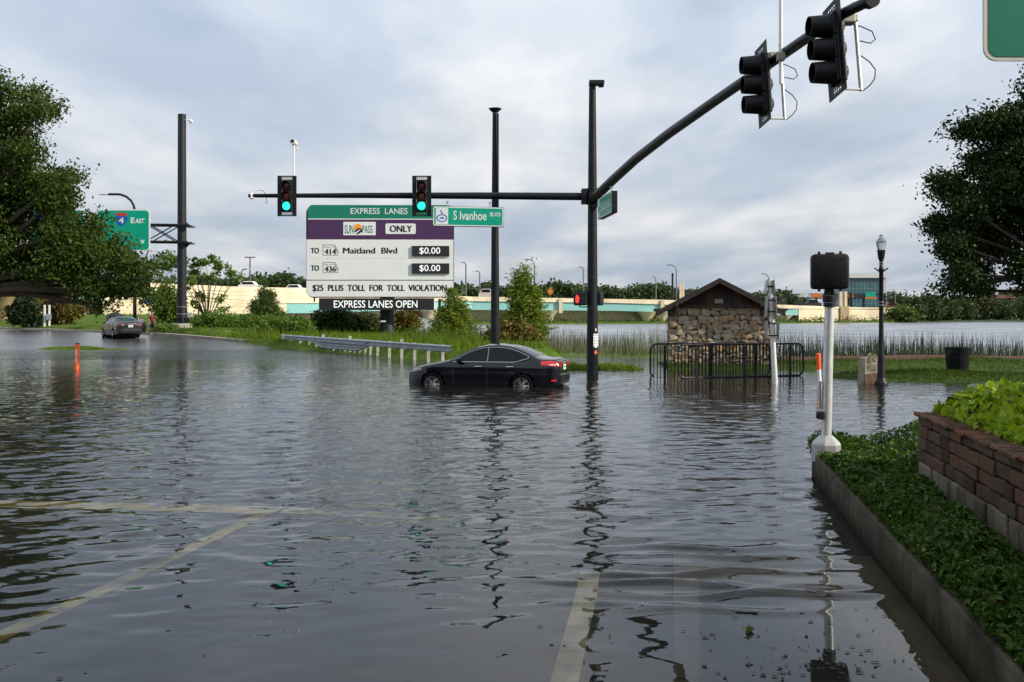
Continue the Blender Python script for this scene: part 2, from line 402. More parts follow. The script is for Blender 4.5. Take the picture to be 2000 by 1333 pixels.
# water: mirror-like film over what lies beneath, with real ripples
def water_mat():
    m = bpy.data.materials.new('flood_water'); m.use_nodes = True; nt = m.node_tree; nt.nodes.clear()
    N = nt.nodes.new; L = nt.links.new
    tcn = N('ShaderNodeTexCoord')
    def noise(scale, sc, det):
        mp = N('ShaderNodeMapping'); mp.inputs['Scale'].default_value = sc; L(tcn.outputs['Object'], mp.inputs[0])
        n = N('ShaderNodeTexNoise'); n.inputs['Scale'].default_value = scale; n.inputs['Detail'].default_value = det; n.inputs['Roughness'].default_value = .5
        L(mp.outputs[0], n.inputs['Vector']); return n.outputs['Fac']
    h1 = noise(3.2, (0.55, 1.0, 1), 3); h2 = noise(9.0, (0.7, 1.0, 1), 2); patch = noise(0.12, (1, 1, 1), 2)
    ml = N('ShaderNodeMath'); ml.operation = 'MULTIPLY'; ml.inputs[1].default_value = 0.22; L(h2, ml.inputs[0])
    ad = N('ShaderNodeMath'); ad.operation = 'ADD'; L(h1, ad.inputs[0]); L(ml.outputs[0], ad.inputs[1])
    mr = N('ShaderNodeMapRange'); mr.inputs[1].default_value = .35; mr.inputs[2].default_value = .65; mr.inputs[3].default_value = .25; mr.inputs[4].default_value = .75
    L(patch, mr.inputs[0])
    at = N('ShaderNodeAttribute'); at.attribute_name = 'ripple'
    m2 = N('ShaderNodeMath'); m2.operation = 'MULTIPLY'; L(mr.outputs[0], m2.inputs[0]); L(at.outputs['Fac'], m2.inputs[1])
    bp = N('ShaderNodeBump'); bp.inputs['Distance'].default_value = 0.05; L(m2.outputs[0], bp.inputs['Strength']); L(ad.outputs[0], bp.inputs['Height'])
    gl = N('ShaderNodeBsdfGlossy'); rr_ = N('ShaderNodeAttribute'); rr_.attribute_name = 'chop'; L(rr_.outputs['Fac'], gl.inputs['Roughness']); gl.inputs['Color'].default_value = (0.92, 0.94, 0.97, 1); L(bp.outputs[0], gl.inputs['Normal'])
    tr = N('ShaderNodeBsdfTransparent'); tr.inputs[0].default_value = (0.80, 0.78, 0.72, 1)
    df = N('ShaderNodeBsdfDiffuse'); df.inputs[0].default_value = (0.046, 0.041, 0.030, 1)
    mu = N('ShaderNodeMixShader'); sc_ = noise(0.45, (1, 1, 1), 5); sm = N('ShaderNodeMapRange'); sm.inputs[1].default_value = .35; sm.inputs[2].default_value = .7; sm.inputs[3].default_value = .15; sm.inputs[4].default_value = .42; L(sc_, sm.inputs[0]); L(sm.outputs[0], mu.inputs[0]); L(tr.outputs[0], mu.inputs[1]); L(df.outputs[0], mu.inputs[2])
    fr = N('ShaderNodeFresnel'); fr.inputs['IOR'].default_value = 1.33; L(bp.outputs[0], fr.inputs['Normal'])
    ms = N('ShaderNodeMixShader'); L(fr.outputs[0], ms.inputs[0]); L(mu.outputs[0], ms.inputs[1]); L(gl.outputs[0], ms.inputs[2])
    out = N('ShaderNodeOutputMaterial'); L(ms.outputs[0], out.inputs[0]); return m
def axis2(lo, hi, a0, a1, d, g, far, g2):
    a = list(np.arange(a0, a1 + 1e-6, d)); s = d
    while a[-1] < hi: s *= g if a[-1] < far else g2; a.append(a[-1] + s)
    s = d
    while a[0] > lo: s *= g if a[0] > -far else g2; a.insert(0, a[0] - s)
    return np.array(a)
wx, wy = axis2(-900, 900, -6, 6, 0.055, 1.010, 28, 1.10), axis2(-30, 2600, 4.2, 14, 0.042, 1.0075, 55, 1.09)
X, Y = np.meshgrid(wx, wy)
dx = np.gradient(wx)[None, :] * np.ones_like(X); dy = np.gradient(wy)[:, None] * np.ones_like(X)
rg = np.random.default_rng(5); H = np.zeros_like(X)
calm = np.clip((Y - 4.6) / 6, 0.10, 1) * np.interp(Y, [11, 24], [1.0, .62]) * (0.75 + 0.25 * wob(X, Y, .25, 3))
sh = np.clip((X - 0.5) / .8, 0, 1) * np.clip((8.2 - Y) / .8, 0, 1)          # the shallow concrete apron lies still
calm = calm * (1 - .9 * sh) * np.clip(1.25 - Y / 90, .35, 1)
for k in range(120):
    lam = 0.14 * (7.0 ** rg.random()); kk = 2 * math.pi / lam
    a = R(90 + 10) + rg.normal(0, .55); cx, cy = math.cos(a), math.sin(a)
    amp = 0.0038 * lam ** 0.85
    ok = np.clip((lam / np.maximum(dx * abs(cx), dy * abs(cy)) - 2.6) / 2, 0, 1)
    if ok.max() <= 0: continue
    grp = 0.6 + 0.6 * np.sin((X * cx + Y * cy) * kk * .13 + rg.uniform(0, 6)) * np.sin((X * cy - Y * cx) * kk * .09 + rg.uniform(0, 6))
    H += amp * ok * grp * np.sin((X * cx + Y * cy) * kk + rg.uniform(0, 6.28))
H *= calm
# small bow waves breaking over the edge of the apron
for (x0, y0, l, am, tilt, ph) in ((1.6, 8.05, .75, .020, .05, 0.), (1.1, 7.75, .9, .016, -.06, 1.), (2.0, 7.45, .8, .016, .03, 2.), (0.7, 7.2, .5, .010, .1, 3.), (1.9, 8.6, .6, .014, -.05, 4.), (1.3, 7.05, .7, .007, .0, 2.), (1.4, 8.95, .9, .008, .0, 2.)):
    yy = Y - y0 - tilt * (X - x0) - 0.05 * np.sin((X - x0) * 5 + ph)
    H += 2.4 * am * np.exp(-((X - x0) / l) ** 2) * (np.exp(-(yy / .07) ** 2) - .5 * np.exp(-((yy - .16) / .10) ** 2))
# wake rings round the poles and the car
o = np_mesh('water', np.stack([X, Y, H], 2).reshape(-1, 3), grid_faces(len(wx), len(wy)), water_mat(), smooth=True)
at = o.data.attributes.new('ripple', 'FLOAT', 'POINT')
rip = np.clip((Y - 5) / 16, 0.03, 1) * np.where(Y > 45, 2.6, 1) * (1 - .9 * sh)
at.data.foreach_set('value', rip.ravel().astype(np.float32))
cho = o.data.attributes.new('chop', 'FLOAT', 'POINT'); ch = .006 + .06 * np.clip((Y - 26) / 30, 0, 1) + .16 * np.clip((Y - 44) / 10, 0, 1) * np.clip((X + 12) / 8, 0, 1)
cho.data.foreach_set('value', ch.ravel().astype(np.float32))
tag(o, kind='structure')

# painted lines and joints under the water
def strip(name, pts, w, m, lift=0.004, parent=None):
    pts = [Vector((*p, 0)) for p in pts]; vs = []; fs = []
    samp = []
    for a, b in zip(pts[:-1], pts[1:]):
        n = max(2, int((b - a).length / .4)); samp += [a.lerp(b, k / n) for k in range(n)]
    samp.append(pts[-1])
    for i, p in enumerate(samp):
        t = (samp[min(i + 1, len(samp) - 1)] - samp[max(i - 1, 0)]).normalized(); q = Vector((t.y, -t.x, 0)) * w / 2
        for e in (p - q, p + q): vs.append((e.x, e.y, float(bedz(e.x, e.y)) + lift))
    n = len(samp); fs = [(2 * i, 2 * i + 1, 2 * i + 3, 2 * i + 2) for i in range(n - 1)]
    return tag(np_mesh(name, vs, fs, m, parent), kind='structure')
line_white = mat('worn_white_line', (0.66, 0.57, 0.34), 0.6, var=0.75, vscale=4, detail=9)
line_yellow = mat('worn_yellow_line', (0.80, 0.62, 0.20), 0.6, var=0.7, vscale=4, detail=9)
strip('lane_marking', [(-3.72, 4.2), (-3.45, 6.7), (-3.16, 8.2), (-2.75, 10.9)], 0.16, line_yellow)
strip('lane_marking', [(-16, 12.6), (-5.9, 11.55), (-4.37, 11.4), (-2.62, 11.15)], 0.45, line_yellow)
strip('lane_marking', [(-2.55, 11.15), (-0.6, 10.7)], 0.30, line_white)
strip('lane_marking', [(-0.02, 3.5), (0.28, 5.67), (0.56, 7.6), (0.66, 8.4)], 0.165, line_white)
apron = mat('wet_concrete_apron', (0.22, 0.18, 0.13), 0.35, var=0.3, vscale=1.8, bump=0.1, detail=8)
joint = mat('joint_sealant', (0.02, 0.02, 0.02), 0.7)
strip('pavement', [(1.38, 3.0), (1.80, 5.6), (2.14, 7.7), (2.35, 9.0)], 1.75, apron, 0.003)
for off in (0.46, 0.70): strip('pavement_joint', [(off - .28, 3.5), (off + .04, 5.67), (off + .34, 7.6), (off + .5, 8.5)], 0.018, joint, 0.008)
strip('pavement_joint', [(0.42, 5.95), (2.3, 5.72)], 0.018, joint, 0.009)

# ---- land that stands above the flood
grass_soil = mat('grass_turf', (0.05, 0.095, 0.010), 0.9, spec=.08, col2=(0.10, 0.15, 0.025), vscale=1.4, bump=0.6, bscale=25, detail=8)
shade_turf = mat('shaded_park_turf', (0.030, 0.055, 0.010), 0.9, spec=.1, col2=(0.055, 0.085, 0.015), vscale=2.0, bump=0.6, bscale=30, detail=8)  # shade over the park grass is put into these darker greens
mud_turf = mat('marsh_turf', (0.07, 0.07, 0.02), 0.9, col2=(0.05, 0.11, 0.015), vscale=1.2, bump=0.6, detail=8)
bank_near = [(0.6, 41.6), (-2.9, 43.3), (-8.3, 51.6), (-14.3, 60.3), (-20.2, 67.9), (-27.2, 75.8), (-20, 100), (-14, 88), (-8, 76), (-1.5, 62), (2.2, 52), (2.6, 46)]
bank_far = [(-19.5, 67.2), (-27.1, 75.6), (-40, 87.2), (-62, 107), (-110, 150), (-110, 260), (-30, 190), (-16, 100), (-17, 80)]
fn_near = bank('grass_bank', bank_near, 0.52, 1.0, 0.45, grass_soil, 11)
fn_far = bank('verge', bank_far, 0.95, 1.6, 0.7, grass_soil, 12, (1.0, 3.0, 16.0))
isles = {'a': [(1.6, 37.2), (4.9, 37.0), (4.5, 38.8), (3.0, 39.4), (0.6, 39.8), (-.2, 38.6)], 'b': [(0.5, 47.5), (9.5, 46.5), (10, 55), (6, 58.5), (0.5, 60)],
         'c': [(5.6, 37.4), (11.8, 36.6), (12.4, 41.5), (6, 42)], 'd': [(9.9, 33.3), (11.6, 31.0), (16.2, 29.8), (26, 29.4), (26, 33.9), (12, 34.6)],
         'e': [(11.3, 36.9), (30, 36.3), (30, 42), (11.3, 41.6)], 'f': [(-28.6, 58.4), (-25.6, 57.8), (-22.4, 58.0), (-24.6, 59.3), (-27.4, 59.8)]}
iso = {}
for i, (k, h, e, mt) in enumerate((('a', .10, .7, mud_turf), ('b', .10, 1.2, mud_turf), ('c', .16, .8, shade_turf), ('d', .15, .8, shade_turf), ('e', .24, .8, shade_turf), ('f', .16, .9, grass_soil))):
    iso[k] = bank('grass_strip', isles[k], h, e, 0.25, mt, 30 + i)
mulch = mat('red_brown_mulch', (0.075, 0.032, 0.018), 0.95, var=0.4, vscale=9, bump=0.9, bscale=20)
bank('mulch_bed', [(11.0, 41.3), (30, 41.5), (30, 43.2), (11.0, 43.0)], 0.30, .5, .2, mulch, 51)

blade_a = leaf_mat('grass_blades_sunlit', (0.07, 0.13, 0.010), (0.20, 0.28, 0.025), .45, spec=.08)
blade_b = leaf_mat('grass_blades_shaded', (0.030, 0.065, 0.008), (0.075, 0.115, 0.014), .35, spec=.08)  # shaded counterpart of the sunlit blades, the shade put into the green
weed_m = leaf_mat('tall_weed_blades', (0.05, 0.10, 0.012), (0.18, 0.24, 0.03), .45, spec=.08)
blades('grass', bank_near, fn_near, 26000, .16, .40, .05, blade_a, 61, dmin=.25, label='sunlit rough grass covering the bank behind the guardrail')
weedy = [(0.4, 44.5), (-5.5, 50), (-13, 64), (-19, 71), (-25, 79), (-20, 98), (-12, 84), (-5, 70), (1.5, 50)]
blades('tall_weeds', weedy, fn_near, 9000, .35, .95, .06, weed_m, 62, dmin=.6, patch=.5, label='taller weeds in patches on the bank around the toll sign')
blades('grass', bank_far, fn_far, 16000, .12, .35, .07, blade_a, 63, dmin=.9, label='mown sunlit verge beyond the kerb behind the grey car')
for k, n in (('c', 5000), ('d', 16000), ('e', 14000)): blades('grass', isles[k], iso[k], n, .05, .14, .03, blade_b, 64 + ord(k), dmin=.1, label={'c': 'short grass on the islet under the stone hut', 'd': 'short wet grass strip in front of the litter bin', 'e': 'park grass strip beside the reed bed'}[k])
blades('grass', isles['f'], iso['f'], 1500, .04, .10, .05, blade_a, 71, dmin=.1, label='thin grass islet poking out of the flooded road')
blades('marsh_plants', isles['a'], iso['a'], 2600, .10, .32, .05, blade_a, 72, label='low marsh weeds round the foot of the signal pole')
blades('marsh_plants', isles['b'], iso['b'], 2600, .10, .32, .05, weed_m, 73, label='marsh weeds at the foot of the pale reeds')
# water-weeds standing in the flood between the car and the signal pole
wl = [(-1.2, 40.2), (2.6, 39.6), (2.6, 46), (-1.4, 46)]
blades('marsh_plants', wl, lambda x, y: (np.zeros(len(x)), poly_sd(np.stack([x, y], 1), wl)), 2200, .08, .45, .05, weed_m, 74, patch=.7, label='scattered water weeds standing in the flood behind the black car')

# ---- reeds in the lake shallows
def reeds(label, poly, n, hmin, hmax, m, seed, w=.022):
    rg = np.random.default_rng(seed); a = np.array(poly); p = rg.uniform(a.min(0), a.max(0), (n * 4, 2)); d = poly_sd(p, poly)
    den = 0.5 + .5 * wob(p[:, 0], p[:, 1], .55, seed); p = p[(d > 0) & (den > rg.uniform(-.25, .9, len(p)))][:n]; n = len(p)
    h = rg.uniform(hmin, hmax, n) * (.85 + .22 * wob(p[:, 0], p[:, 1], .5, seed + 3)); lx, ly = rg.normal(0, .06, n) * h * np.where(rg.random(n) < .2, 4, 1), rg.normal(0, .08, n) * h; h = h * np.where(rg.random(n) < .25, rg.uniform(.45, .9, n), 1)
    th = rg.uniform(-.6, .6, n); c, s = np.cos(th) * w / 2, np.sin(th) * w / 2; z = np.full(n, -.25)
    q = lambda f, k, sg: np.stack([p[:, 0] + lx * f + sg * c * k, p[:, 1] + ly * f + sg * s * k, z + (h + .25) * f], 1)
    v = np.stack([q(0, 1, -1), q(0, 1, 1), q(.55, .9, 1), q(.55, .9, -1), q(.55, .9, -1), q(.55, .9, 1), q(1, .12, 1), q(1, .12, -1)], 1).reshape(-1, 3)
    tag(np_mesh('reeds', v, np.arange(8 * n).reshape(-1, 4), m), label, None, None, 'stuff')
reed_a = leaf_mat('pale_reed', (0.05, 0.06, 0.03), (0.24, 0.25, 0.15), .25)
reed_b = leaf_mat('dark_reed', (0.018, 0.024, 0.012), (0.06, 0.075, 0.035), .2)
reeds('pale grey green reeds standing in the lake left of the stone hut', [(1.0, 49), (9.8, 47), (11, 57), (1.5, 60)], 2300, .7, 1.75, reed_a, 81, .020)
reeds('thinner reeds between the cypress bushes and the toll sign', [(-8, 76), (-2, 62), (1.0, 56), (2, 66), (-6, 84)], 1100, .8, 1.6, reed_a, 82, .03)
reeds('dark reed bed along the lake shore right of the stone hut', [(11.0, 43.0), (32, 43.3), (32, 46.5), (11.0, 47.5)], 3600, .55, 1.6, reed_b, 83, .022)

# ---- left kerb
def ribbon(name, pts, w, z0, z1, m, zf=None, parent=None, taper=0.0, bevel=0):
    """low wall along a line: pts are its left edge, w its width to the right"""
    pts = [Vector((*p, 0)) for p in pts]; k = M(); n = len(pts)
    for i, p in enumerate(pts):
        t0 = (pts[i] - pts[i - 1]).normalized() if i else (pts[1] - pts[0]).normalized(); t1 = (pts[i + 1] - pts[i]).normalized() if i < n - 1 else t0
        t = (t0 + t1).normalized(); q = Vector((t.y, -t.x, 0)) * w / max(.5, t.dot(t1)); g = float(zf(p.x, p.y)) if zf else 0
        a, b = p, p + q; iq = q.normalized() * taper
        k.v += [(a.x, a.y, g + z0), (a.x + iq.x, a.y + iq.y, g + z1), (b.x, b.y, g + z1), (b.x, b.y, g + z0)]
    for i in range(n - 1):
        for j in range(4): k.f.append((4 * i + j, 4 * i + (j + 1) % 4, 4 * i + 4 + (j + 1) % 4, 4 * i + 4 + j))
    k.f += [(0, 1, 2, 3), tuple(4 * (n - 1) + j for j in (3, 2, 1, 0))]
    return k.build(name, m, parent, bevel=bevel)
kerb_m = mat('kerb_concrete', (0.34, 0.31, 0.26), 0.8, var=0.25, vscale=1.5)
kp = [(-13.3, 61.0), (-16.5, 64.2), (-20.0, 67.4), (-23.5, 71.2), (-27.1, 75.3), (-33, 80.8), (-40, 86.9), (-51, 96.8), (-62, 106.7), (-110, 149)]
kerbs = ribbon('kerb', kp[::-1], -0.5, -.2, .16, kerb_m, zf=bedz, taper=.04); tag(kerbs, kind='structure')

# ================================================================== RIGHT FOREGROUND: kerb wall, hedge, brick planter
wallpts = [(1.66, 0.0), (2.0, 2.0), (2.52, 5.0), (3.03, 8.0), (3.55, 11.0), (3.87, 12.85), (3.95, 13.15), (4.12, 13.45), (4.4, 13.65), (4.8, 13.78), (12.5, 14.8)]
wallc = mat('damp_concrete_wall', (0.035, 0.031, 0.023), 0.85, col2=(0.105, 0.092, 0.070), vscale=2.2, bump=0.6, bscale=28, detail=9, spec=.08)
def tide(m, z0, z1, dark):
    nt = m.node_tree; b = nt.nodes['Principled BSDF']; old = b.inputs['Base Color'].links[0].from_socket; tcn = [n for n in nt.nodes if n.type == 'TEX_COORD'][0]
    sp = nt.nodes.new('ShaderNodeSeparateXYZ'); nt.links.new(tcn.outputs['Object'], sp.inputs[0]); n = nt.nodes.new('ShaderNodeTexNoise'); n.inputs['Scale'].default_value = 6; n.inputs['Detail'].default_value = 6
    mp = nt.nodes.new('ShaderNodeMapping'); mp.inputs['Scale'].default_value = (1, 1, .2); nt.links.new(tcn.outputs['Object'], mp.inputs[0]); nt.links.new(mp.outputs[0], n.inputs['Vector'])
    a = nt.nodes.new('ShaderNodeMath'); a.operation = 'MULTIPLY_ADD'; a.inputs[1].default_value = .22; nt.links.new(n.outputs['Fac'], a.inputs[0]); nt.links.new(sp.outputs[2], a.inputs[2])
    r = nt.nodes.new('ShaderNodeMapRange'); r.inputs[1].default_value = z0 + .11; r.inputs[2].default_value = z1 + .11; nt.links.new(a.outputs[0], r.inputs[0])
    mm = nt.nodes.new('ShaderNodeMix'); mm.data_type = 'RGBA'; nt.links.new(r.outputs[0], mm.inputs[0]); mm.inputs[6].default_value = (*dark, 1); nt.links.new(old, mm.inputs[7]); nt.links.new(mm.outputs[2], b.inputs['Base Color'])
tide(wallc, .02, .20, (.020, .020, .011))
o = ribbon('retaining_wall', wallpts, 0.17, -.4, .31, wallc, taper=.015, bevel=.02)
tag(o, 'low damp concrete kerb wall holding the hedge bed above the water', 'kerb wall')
soil_m = mat('dark_soil', (0.028, 0.022, 0.016), 0.95, var=0.4, vscale=8, bump=0.8)
k = M(); ip = [(p[0] + .15, p[1] - (.12 if i > 5 else 0), .25) for i, p in enumerate(wallpts)] + [(12.5, 0, .25)]
k.add(ip, [tuple(range(len(ip)))]); tag(k.build('hedge_bed', soil_m), kind='structure')

rg = np.random.default_rng(21)
def wall_x(y): return 1.655 + .1725 * y
n = 46000
y = rg.uniform(2.2, 13.5, n); t = rg.uniform(0.03, 0.74, n); x = wall_x(y) + t
far = rg.random(n) < .34; y[far] = rg.uniform(10.55, 13.45, far.sum()); x[far] = rg.uniform(3.9, 8.0, far.sum())
y = np.where(far, np.minimum(y, 13.35 + (x - 4.4) * .12), y)
prof = np.where(far, np.clip((13.75 - y + (x - 4.4) * .13) / .35, .25, 1), np.clip(1 - (np.abs(t - .38) / .42) ** 3, .15, 1))
keep = (x - wall_x(y) > .0) & ~((np.hypot(x - 4.03, y - 12.7) < .24))
top = .27 + (.25 + .06 * wob(x, y, 3.0, 4) + .05 * wob(x, y, 7.0, 6)) * prof + np.where(y > 10.5, .03, 0)
top = .27 + (top - .27) * np.clip((np.hypot(x - 4.03, y - 12.7) - .15) / .9, .12, 1)
z = .25 + (top - .25) * (1 - rg.random(n) ** 2.2 * .8)
z = np.where((~far) & (t < .20), np.maximum(z, .315 + .05 * rg.random(n)), z)
hc = np.stack([x, y, z], 1)[keep]
v, f = leaf_cards(hc, .029, 22, slim=.5, up=1.2, folded=True)
hedge_m = leaf_mat('hedge_leaf', (0.018, 0.050, 0.006), (0.080, 0.16, 0.014), .3, .45, 2.5, .25)
ho = thing('hedge', 'low clipped dark green hedge along the kerb wall', 'hedge', (0, 0, 0)); np_mesh('foliage', v, f, hedge_m, ho)
sel = rg.random(len(hc)) < .018; v, f = leaf_cards(hc[sel] + [0, 0, .015], .024, 23, up=1, folded=True)
tag(np_mesh('dead_leaves', v, f, leaf_mat('dead_hedge_leaf', (0.10, 0.075, 0.02), (0.24, 0.20, 0.05), .3, .6, 2, .1), ho), kind='stuff')
k = M()
for i in range(500):
    j = rg.integers(len(hc)); c = hc[j]; k.tube([(c[0] + rg.normal(0, .05), c[1] + rg.normal(0, .05), .22), tuple(c)], [.006, .003], 4)
tag(k.build('stem', bark, ho), kind='stuff')

# planter: local x runs back towards the camera, local y to the right
PR = R(-99.8); pc = Vector((4.24, 10.4, 0))
pl = thing('brick_planter', 'raised planter of mixed red brick and pale stone blocks', 'planter', pc, PR)
def mat_brick(name, cols, rough=.85):
    m = mat(name, cols[0], rough, col2=cols[-1], island=.66, vscale=11, bump=1.0, bscale=38, detail=10, spec=.12)
    r = [q for q in m.node_tree.nodes if q.type == 'VALTORGB'][0].color_ramp
    for i, c in enumerate(cols[1:-1]):
        e = r.elements.new(.15 + .7 * (i + 1) / (len(cols) - 1)); e.color = (*c, 1)
    return m
brick_m = mat_brick('old_red_brick', [(0.040, 0.029, 0.021), (0.075, 0.045, 0.030), (0.080, 0.066, 0.048), (0.125, 0.060, 0.036), (0.092, 0.078, 0.060)])
stone_m = mat_brick('pale_stone_block', [(0.08, 0.068, 0.048), (0.165, 0.145, 0.11), (0.24, 0.215, 0.17), (0.13, 0.105, 0.075)])
cap_m = mat_brick('coping_brick', [(0.07, 0.03, 0.018), (0.15, 0.06, 0.03), (0.11, 0.07, 0.045), (0.19, 0.10, 0.06)])
rr = random.Random(3)
def course(mm, z0, h, lo, hi, jut=0.0, d=.12):
    x = -.02
    while x < 8.2:
        l = rr.uniform(lo, hi); j = rr.uniform(-.016, .014) - jut
        mm.box((x + l / 2, d / 2 + j, z0 + h / 2 + rr.uniform(-.004, .004)), (l - .012, d, h - rr.uniform(.008, .016)),
               Matrix.Translation((x + l / 2, 0, z0)) @ Matrix.Rotation(rr.uniform(-.035, .035), 4, 'Y') @ Matrix.Translation((-x - l / 2, 0, -z0))); x += l
    y = d + .01
    while y < 5.0:
        l = rr.uniform(lo, hi); mm.box((d / 2 - jut + rr.uniform(-.008, .008), y + l / 2, z0 + h / 2), (d, l - .012, h - .012)); y += l
b1, b2, b3 = M(), M(), M()
course(b2, .22, .13, .22, .4); course(b2, .35, .22, .16, .34); course(b1, .57, .125, .22, .42); course(b1, .695, .125, .2, .4); course(b1, .82, .125, .2, .42); course(b1, .945, .085, .24, .45, .005); course(b3, 1.03, .045, .18, .34, .03, .2)
b2.build('stone_course', stone_m, pl, bevel=.014); b1.build('brick_course', brick_m, pl, bevel=.014); b3.build('coping', cap_m, pl, bevel=.008)
k = M(); k.box((4.1, 2.55, .6), (8.0, 4.95, .72)); k.build('mortar_core', mat('mortar', (0.05, 0.045, 0.038), .95, var=.3), pl)
k = M(); gxx = np.linspace(.15, 8, 60); gyy = np.linspace(.15, 4.9, 36); Xg, Yg = np.meshgrid(gxx, gyy); Zg = 1.02 + .06 * np.clip(Yg / 1.2, 0, 1) + .015 * wob(Xg, Yg, 5, 9)
np_mesh('soil', np.stack([Xg, Yg, Zg], 2).reshape(-1, 3), grid_faces(60, 36), soil_m, pl, smooth=True)
# trailing lime-green vines on the planter
rg = np.random.default_rng(33); n = 11000
x = rg.uniform(.05, 7.5, n); y = .16 + 3.2 * rg.random(n) ** 1.3; env = np.clip((y - .12) / .5, 0, 1) ** .7
z = 1.06 + env * (.07 + (.24 + .09 * wob(x, y, 2.2, 8)) * rg.random(n) ** .6)
M4 = Matrix.Translation(pc) @ Matrix.Rotation(PR, 4, 'Z')
loc = np.stack([x, y, z, np.ones(n)], 1); wpos = (np.array(M4) @ loc.T).T[:, :3]
v, f = leaf_cards(wpos, .049, 34, var=.6, slim=.6, up=1.5, folded=True)
lime = leaf_mat('lime_vine_leaf', (0.15, 0.28, 0.010), (0.46, 0.56, 0.03), .4, .5, 3.5, .2)
vo = thing('planter_vines', 'lime green sweet potato vines filling the brick planter', 'vines', (0, 0, 0)); np_mesh('foliage', v, f, lime, vo)
sel = rg.random(n) < .035; v, f = leaf_cards(wpos[sel] + [0, 0, .03], .055, 35, up=1.0, folded=True)
np_mesh('purple_leaves', v, f, leaf_mat('purple_leaf', (0.02, 0.008, 0.015), (0.05, 0.015, 0.03), .2), vo)
k = M()
for i in range(260):
    p = wpos[rg.integers(n)]; k.tube([(p[0] + rg.normal(0, .08), p[1] + rg.normal(0, .08), 1.04), tuple(p)], .004, 4)
tag(k.build('stem', mat('vine_stem', (0.12, 0.14, 0.03), .7), vo), kind='stuff')
# dry vine litter on the coping
k = M()
for i in range(420):
    a = rg.uniform(.0, 7.5); q = M4 @ Vector((a, rg.uniform(-.01, .22), 1.082)); t = rg.uniform(0, 6.28); l = rg.uniform(.03, .12)
    k.tube([q, q + Vector((math.cos(t) * l, math.sin(t) * l, rg.uniform(0, .02)))], .003, 4)
tag(k.build('twigs', mat('dry_twig', (0.16, 0.10, 0.06), .9, var=.3)), 'dry twigs and vine litter lying on the planter coping', None, None, 'stuff')
k = M(); bm = bmesh.new(); bmesh.ops.create_icosphere(bm, subdivisions=3, radius=1)
for v_ in bm.verts:
    n_ = 1 + .12 * math.sin(v_.co.x * 5) + .1 * math.sin(v_.co.y * 6 + 1); v_.co = Vector((v_.co.x * .17 * n_, v_.co.y * .13 * n_, max(v_.co.z, -.6) * .12))
k.add([v_.co for v_ in bm.verts], [tuple(q.index for q in f_.verts) for f_ in bm.faces]); bm.free()
tag(k.build('rock', concrete, smooth=True, loc=(4.10, 10.05, .30)), 'grey rock lying at the foot of the planter corner', 'rock')

# floating scraps
rg = np.random.default_rng(44); pts = []
for (px, py, sx, sy, c) in ((1660, 1290, 60, 22, 34), (1560, 1320, 60, 12, 30), (1500, 1270, 120, 30, 34), (1620, 1270, 70, 40, 30), (1330, 1290, 120, 40, 16), (1690, 1215, 25, 20, 6), (1380, 1240, 90, 50, 9), (60, 1325, 60, 6, 2), (700, 1150, 500, 120, 16), (1000, 950, 500, 90, 14), (1110, 1230, 60, 60, 8)):
    for i in range(c):
        a, b = rg.normal(px, sx), min(rg.normal(py, sy), 1420); D = ground_D(b)
        pts.append(((a - 1000) * D / F, D, .006))
pts = np.array([p for p in pts if p[0] < wall_x(p[1]) - .05])
v, f = leaf_cards(pts, .020, 45, slim=.4, var=.7, up=6, folded=True); v[:, 2] = .006 + (v[:, 2] - .006) * .10
tag(np_mesh('floating_leaves', v, f, mat('dead_leaf', (0.02, 0.015, 0.008), .8, col2=(.05, .035, .015), island=.8)), 'dark dead leaves and twigs drifting on the shallow water', None, None, 'stuff')
D = ground_D(1236); k = M(); c = ((1461 - 1000) * D / F, D, .02); v, f = leaf_cards(np.array([c, (c[0] - .02, c[1], .03), (c[0] + .02, c[1] + .01, .015)]), .035, 47, up=1, folded=True)
tag(np_mesh('fallen_sprig', v, f, leaf_mat('sprig_leaf', (0.10, 0.16, 0.03), (.2, .24, .05), .3)), 'small yellow green leaf sprig floating on the shallow water', 'leaf sprig')

# ================================================================== SIGNAL POLE WITH TWO MAST ARMS
D0 = 34.6; px0 = 1157
PX = (px0 - 1000) * D0 / F; ARMZ = EYE + (613 - 384.5) * D0 / F
pole_r0 = lambda z: float(np.interp(z, [-.4, .2, 4, 7, 10], [.205, .20, .17, .15, .118]))
sp = thing('signal_pole', 'tall black steel signal pole with two long mast arms, rising from the flood', 'signal pole', (PX, D0, 0))
k = M(); k.lathe([(.205, -.4), (.20, .2), (.17, 4), (.150, 7), (.118, 10.0)], 20); k.build('pole', black_steel, sp, smooth=True)
k = M(); k.tube([(-.1, 0, ARMZ), (-4, 0, ARMZ + .03), (-8, 0, ARMZ + .04), (-11.95, 0, ARMZ + .03)], [.135, .12, .095, .065], 14); k.build('mast_arm', black_steel, sp, smooth=True)
near_pts = [(0.0, -.1, 6.02), (.09, -1.0, 6.10), (.35, -3.4, 6.27), (.68, -6.6, 6.44), (1.05, -10.1, 6.52), (1.45, -14, 6.53), (1.78, -17.2, 6.52), (2.02, -20.0, 6.48), (2.17, -20.8, 6.44)]
k = M(); k.tube(near_pts, [.165, .16, .148, .135, .12, .105, .092, .08, .075], 16)
k.tube([(2.165, -20.75, 6.442), (2.185, -20.87, 6.436)], [.11, .11], 14); k.build('mast_arm', black_steel, sp, smooth=True)
k = M(); k.box((-.30, 0, ARMZ), (.16, .40, .52)); k.box((-.20, 0, ARMZ + .18), (.1, .3, .1)); k.box((-.2, 0, ARMZ - .18), (.1, .3, .1))
for i in range(4):
    for s_ in (-.15, .15): k.tube([(-.40, s_, ARMZ - .2 + .13 * i), (-.2, s_, ARMZ - .2 + .13 * i)], .018, 6)
